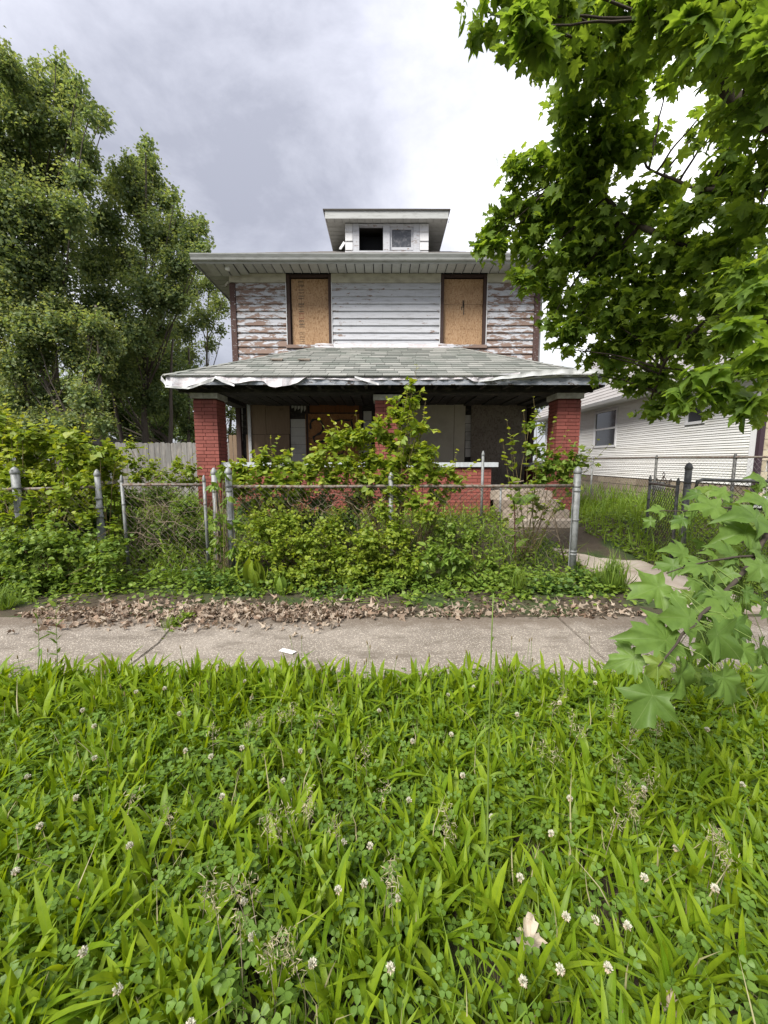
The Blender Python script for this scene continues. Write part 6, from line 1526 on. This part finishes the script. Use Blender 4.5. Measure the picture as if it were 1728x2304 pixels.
# strip between sidewalk and fence: weeds at the foot of the mesh
x = RNG.uniform(-6, 6.5, 13000); y = 5.25-np.abs(RNG.normal(0, .42, 13000)); kp = (np.abs(x-3.45) > .55) & (y > 4.05); x, y = x[kp], y[kp]
edge = np.where(x > -2.6, np.where(x > -.6, .28, 0), np.where(x < -3.3, 1, .2)); kp = RNG.uniform(0, 1, len(x)) < np.clip((y-4.0)*1.7+edge*1.4, 0.08, 1); x, y = x[kp], y[kp]
leaf_cover('fence_weeds', 'mixed low weeds along the foot of the front fence', 'weeds', x, y, RNG.uniform(0, .17, len(x))*np.clip((y-4.0)*1.4, .18, 1), .052, HEART+OVATE, 'leaf_bush', .9, .5, .5)
# leaf litter
x = RNG.uniform(-3.6, 2.6, 5200); y = 3.84+np.abs(RNG.normal(0, .22, 5200)); x[:1200] = RNG.uniform(-3.3, -.4, 1200); y[:1200] = 3.84+RNG.normal(0, .13, 1200)
kp = (y < 5.1) & (RNG.uniform(0, 1, len(x)) < np.where(x > -.3, .30, .7)*np.clip(1.5*dens_mask(x*1.6, y*1.3, 1.0, 2.0)+.25, 0, 1)); x, y = x[kp], y[kp]
DEAD = [ring_template([(a*.62, b) for a, b in _out], (0, .17), _tips, 1.3, 1.3, .9, .25, 3, 4), ring_template([(a*.5, b) for a, b in _out], (0, .17), _tips, 1.6, .9, -.9, .3, 3, 5)]
CURL = [fan_template([(a*.75+random.uniform(-.06, .06), b) for a, b in _out2], (0, .17), (1, 3, 5, 7, 9), fo, dr, tw) for fo, dr, tw in ((.9, 1.2, .5), (-.8, 1.6, -.7), (.6, -1.4, .5))] + [fan_template([(0, 0), (.2, .2), (.3, .5), (.12, .8), (0, 1), (-.15, .7), (-.3, .4), (-.2, .15)], (0, .42), (0, 4), fo, dr, tw) for fo, dr, tw in ((.9, .9, .6), (-.7, 1.4, -.8))]
leaf_cover('leaf_litter', 'dry brown fallen leaves heaped along the sidewalk edge', 'leaf litter', x, y, RNG.uniform(.008, .05, len(x)), RNG.uniform(.03, .085, len(x)), CURL, 'leaf_dry', .8, .6, .8, np.where(y < 3.91, .014, .002))
tw_ = MB()
for k in range(70):
    x0, y0 = random.uniform(-3.2, 2.2), 3.85+abs(random.gauss(0, .3)); a = random.uniform(0, 3.14); l_ = random.uniform(.05, .22); tw_.tube([(x0, y0, .03), (x0+l_*.5*math.cos(a), y0+l_*.5*math.sin(a), .045), (x0+l_*math.cos(a+.2), y0+l_*math.sin(a+.2), .03)], .002, 4, False)
tag(tw_.build('fallen_twigs', 'twig_dead', None, True), 'small dry twigs lying in the leaf litter', 'twigs', kind='stuff')

# ---- single flowers, stalks and litter
def copy_tree(src):
    o = src.copy(); C.objects.link(o)
    for ch in src.children:
        c = ch.copy(); C.objects.link(c); c.parent = o
        c.matrix_parent_inverse = ch.matrix_parent_inverse.copy()
    return o
def clover_flower(h):
    f = empty('clover_flower', (0, 0, 0), 'white clover flower head on a thin stalk in the verge', 'flower', 'white clover flowers in the verge')
    m = MB(); m.tube([(0, 0, -.04), (.006, .004, h*.5), (0, 0, h)], .0013, 4, False); m.build('stalk', 'stem_green', f, True)
    L = Leaves(); n = 95; U = norm(RNG.normal(0, 1, (n, 3))*np.array([1, 1, .9])+np.array([0, 0, .35]))
    L.add(np.array([0, 0, h])+U*.0045, U+np.array([0, 0, .35]), RNG.normal(0, 1, (n, 3)), .0095*RNG.uniform(.75, 1.15, n), RNG.uniform(0, 1, n), (U[:, 2] < -.1)*.7)
    L.mesh('flower_head', [strap(.24, 2, .2, .5, .4)], 'leaf_petal', f)
    return f
def grnd(x, y, z=.10):
    u = (x-864)/F_PX; v = (1152-y)/F_PX; d = _c+v*_s; Y = (z-CAM_H)*d/(v*_c-_s); return u*Y/d, Y
FL = [(140, 1545), (305, 1560), (365, 1553), (408, 1570), (235, 1630), (410, 1605), (555, 1565), (560, 1530), (18, 1680), (70, 1742), (180, 1790), (225, 1705), (420, 1690), (490, 1695), (545, 1680), (690, 1685), (38, 1955), (130, 2140), (555, 2025), (275, 2215), (440, 2250), (770, 1900), (830, 1890), (775, 2005), (905, 2020), (820, 2000), (960, 1520), (1020, 1565), (1080, 1545), (1135, 1535), (920, 1655), (1025, 1655), (1160, 1600), (930, 1805), (1125, 1855), (1165, 1950), (1250, 1880), (1300, 1798), (1245, 2045), (1305, 2050), (1395, 2095), (1280, 2175), (1360, 2180), (1165, 2215), (1605, 1650), (1655, 1760), (1520, 1600), (1255, 1585), (690, 1555), (500, 1800), (300, 1900), (640, 1760), (1060, 1760), (1430, 1760), (1500, 1900), (1620, 2000), (720, 2180), (580, 2100), (100, 1850), (900, 2200), (860, 1600), (760, 1530), (1340, 1540), (1240, 1500), (200, 1590), (1450, 1990)]
protos = [clover_flower(h) for h in (.15, .17, .19)]
used = set()
for i, (x, y) in enumerate(FL):
    k = i % 3; h = (.15, .17, .19)[k]; X, Y = grnd(x, y, h)
    o = protos[k] if k not in used else copy_tree(protos[k]); used.add(k)
    o.location = (X, min(Y, 2.6), 0); o.rotation_euler = (random.gauss(0, .12), random.gauss(0, .12), random.uniform(0, 6.28))
def plantain_stalk(h):
    f = empty('plantain_stalk', (0, 0, 0), 'thin plantain stalk with dark seed tip at the sidewalk edge', 'stalk', 'plantain seed stalks along the sidewalk edge')
    m = MB(); m.tube([(0, 0, -.04), (.008, .0, h*.5), (0, 0, h)], .0014, 4, False); m.build('stem', 'stem_green', f, True)
    m = MB(); m.lathe((0, 0, h), [(.0015, 0), (.0042, .006), (.0038, .018), (.0012, .028)], 6); m.build('seed_tip', 'twig', f, True)
    return f
pr = [plantain_stalk(h) for h in (.26, .32, .38)]; used = set()
for i in range(84):
    k = i % 3; o = pr[k] if k not in used else copy_tree(pr[k]); used.add(k)
    yy = random.uniform(2.05, 2.64); o.location = (random.uniform(-1.02*yy-.2, 1.0*yy), yy, 0); o.rotation_euler = (random.gauss(0, .10), random.gauss(0, .10), random.uniform(0, 6.28))
# grass seed heads
sm_ = MB(); L = Leaves()
for (x, y) in ((640, 1610), (590, 1620), (700, 1800), (640, 1830), (560, 2000), (480, 2030), (620, 1870), (1000, 1840), (880, 1950), (1250, 1590), (1290, 1620), (1410, 1780), (1390, 1850), (1460, 1760), (1620, 1900), (1430, 1650), (740, 1590), (820, 1700), (870, 1780), (300, 1800), (600, 2160), (650, 2120), (1220, 1680), (1380, 1600), (480, 1640), (1640, 1950), (660, 1600), (720, 1630), (560, 1640), (690, 1830), (600, 1850), (520, 2010), (540, 2080), (470, 2000), (1270, 1560), (1310, 1650), (1440, 1800), (1420, 1830), (1600, 1880), (380, 1840), (1010, 1880), (880, 2000), (1250, 1700), (750, 1860), (650, 2170), (620, 2140), (1390, 1720), (1480, 1640)):
    X, Y = grnd(x, y, .24); Y = min(Y, 2.5); b = (X+random.uniform(-.08, .08), Y+random.uniform(-.05, .08), -.03); tip = (X, Y, .27)
    pts = bez(b, tip, .05, 8); sm_.tube([tuple(p) for p in pts], .0012, 3, False)
    for k in range(34):
        p = pts[5]+(pts[7]-pts[5])*RNG.uniform(0, 1.1)+RNG.normal(0, .013, 3); L.add(p, RNG.normal(0, .6, 3)+np.array([0, 0, .5]), RNG.normal(0, 1, 3), .019, RNG.uniform(), RNG.uniform())
gs = empty('grass_seed_heads', (0, 1.6, 0)); tag(gs, 'pale feathery grass seed heads above the verge', 'seed heads', kind='stuff')
sm_.build('stems', 'twig_dead', gs, True, (0, 1.6, 0))['kind'] = 'stuff'; L.mesh('spikelets', NARROW, 'leaf_seed', gs, (0, 1.6, 0))['kind'] = 'stuff'
# tall bolted weed in the verge
X, Y = grnd(1098, 1990, .02); tallw = empty('wild_lettuce', (X, Y, 0), 'tall thin bolted weed stalk rising from the verge over the sidewalk', 'weed')
mb = MB(); L = Leaves(); tip = px(1110, 1335, Y+.03); b = np.array([X, Y, -.04]); pts = bez(b, tuple(tip), .0, 10, np.array([-.012, 0, 0])); mb.tube([tuple(p) for p in pts], list(np.linspace(.0045, .0018, 10)), 6)
for (x0, y0, x1, y1) in ((1104, 1620, 1180, 1475), (1104, 1600, 1112, 1500)):
    mb.tube([tuple(px(x0, y0, Y+.02)), tuple(px((x0+x1)/2+4, (y0+y1)/2+6, Y+.02)), tuple(px(x1, y1, Y+.03))], .0014, 4)
for k in range(26):
    t_ = RNG.uniform(0, .62) if k < 20 else RNG.uniform(.62, 1); p = b+(np.array(tip)-b)*t_; a = RNG.uniform(0, 6.28); s = .10*(1-t_)+.012
    L.add(p, np.array([math.cos(a), math.sin(a)*.6, RNG.uniform(.0, .7)]), np.array([0, 0, 1])+RNG.normal(0, .3, 3), s*RNG.uniform(.7, 1.2), RNG.uniform(), .3)
mb.build('stalk', 'stem_green', tallw, True, (X, Y, 0)); L.mesh('foliage', [strap(.11, 5, .8, .4, .4, .5), strap(.09, 5, 1.3, .3, .4, -.6)], 'leaf_bush', tallw, (X, Y, 0))
# two bolted weeds at the left by the sidewalk
for (x, yb, yt, lab) in ((68, 1560, 1290, 'tall weed stalk with small leaves at the sidewalk beyond the slab crack'), (128, 1530, 1330, 'shorter weed stalk between the tall stalk and the slab crack')):
    X, Y = grnd(x, yb, .05); w_ = empty('wild_lettuce', (X, Y, 0), lab, 'weed'); mb = MB(); L = Leaves(); tip = px(x-4, yt, Y); spray(L, mb, (X, Y, -.04), tuple(tip), 16, .06, .02, .003, .1, .3, .5, -.2, .3, True, 5)
    mb.build('stalk', 'stem_green', w_, True, (X, Y, 0)); L.mesh('foliage', NARROW+OVATE, 'leaf_bush', w_, (X, Y, 0))
# dead pale leaf, brown leaves, paper scrap
for (x, y, s, mt, gn, lab) in ((1190, 2150, .11, 'leaf_dry', 1.0, 'large pale curled dead leaf lying in the verge'), (1510, 2285, .07, 'leaf_dry', .6, 'small tan dead leaf lying in the verge'), (540, 1540, .045, 'leaf_dry', .9, 'greyish dead leaf caught in the plantain beside the sidewalk'), (660, 1432, .05, 'leaf_dry', .9, 'whitish dead leaf lying alone on the sidewalk')):
    zz = .055 if y > 1500 else .02
    X, Y = grnd(x, y, zz); L = Leaves(); L.add(np.array([X, Y, zz]), np.array([.25, .5, .35]), np.array([-.5, -.55, .6]), s, .9, gn); tag(L.mesh('dead_leaf', DEAD, mt, None, (X, Y, zz)), lab, 'leaf')
X, Y = grnd(647, 1466, .015); m = MB(); a = Vector((.062, -.03, 0)); b_ = Vector((.012, .022, 0)); p = Vector((X, Y, .0165))
m.hexa([p-a-b_, p+a-b_, p+a+b_, p-a+b_, p-a-b_+Vector((0, 0, .001)), p+a-b_+Vector((0, 0, .006)), p+a+b_+Vector((0, 0, .005)), p-a+b_+Vector((0, 0, .004))]); tag(m.build('paper_scrap', 'paper', None, False, tuple(p)), 'small white strip of paper lying on the sidewalk', 'paper')
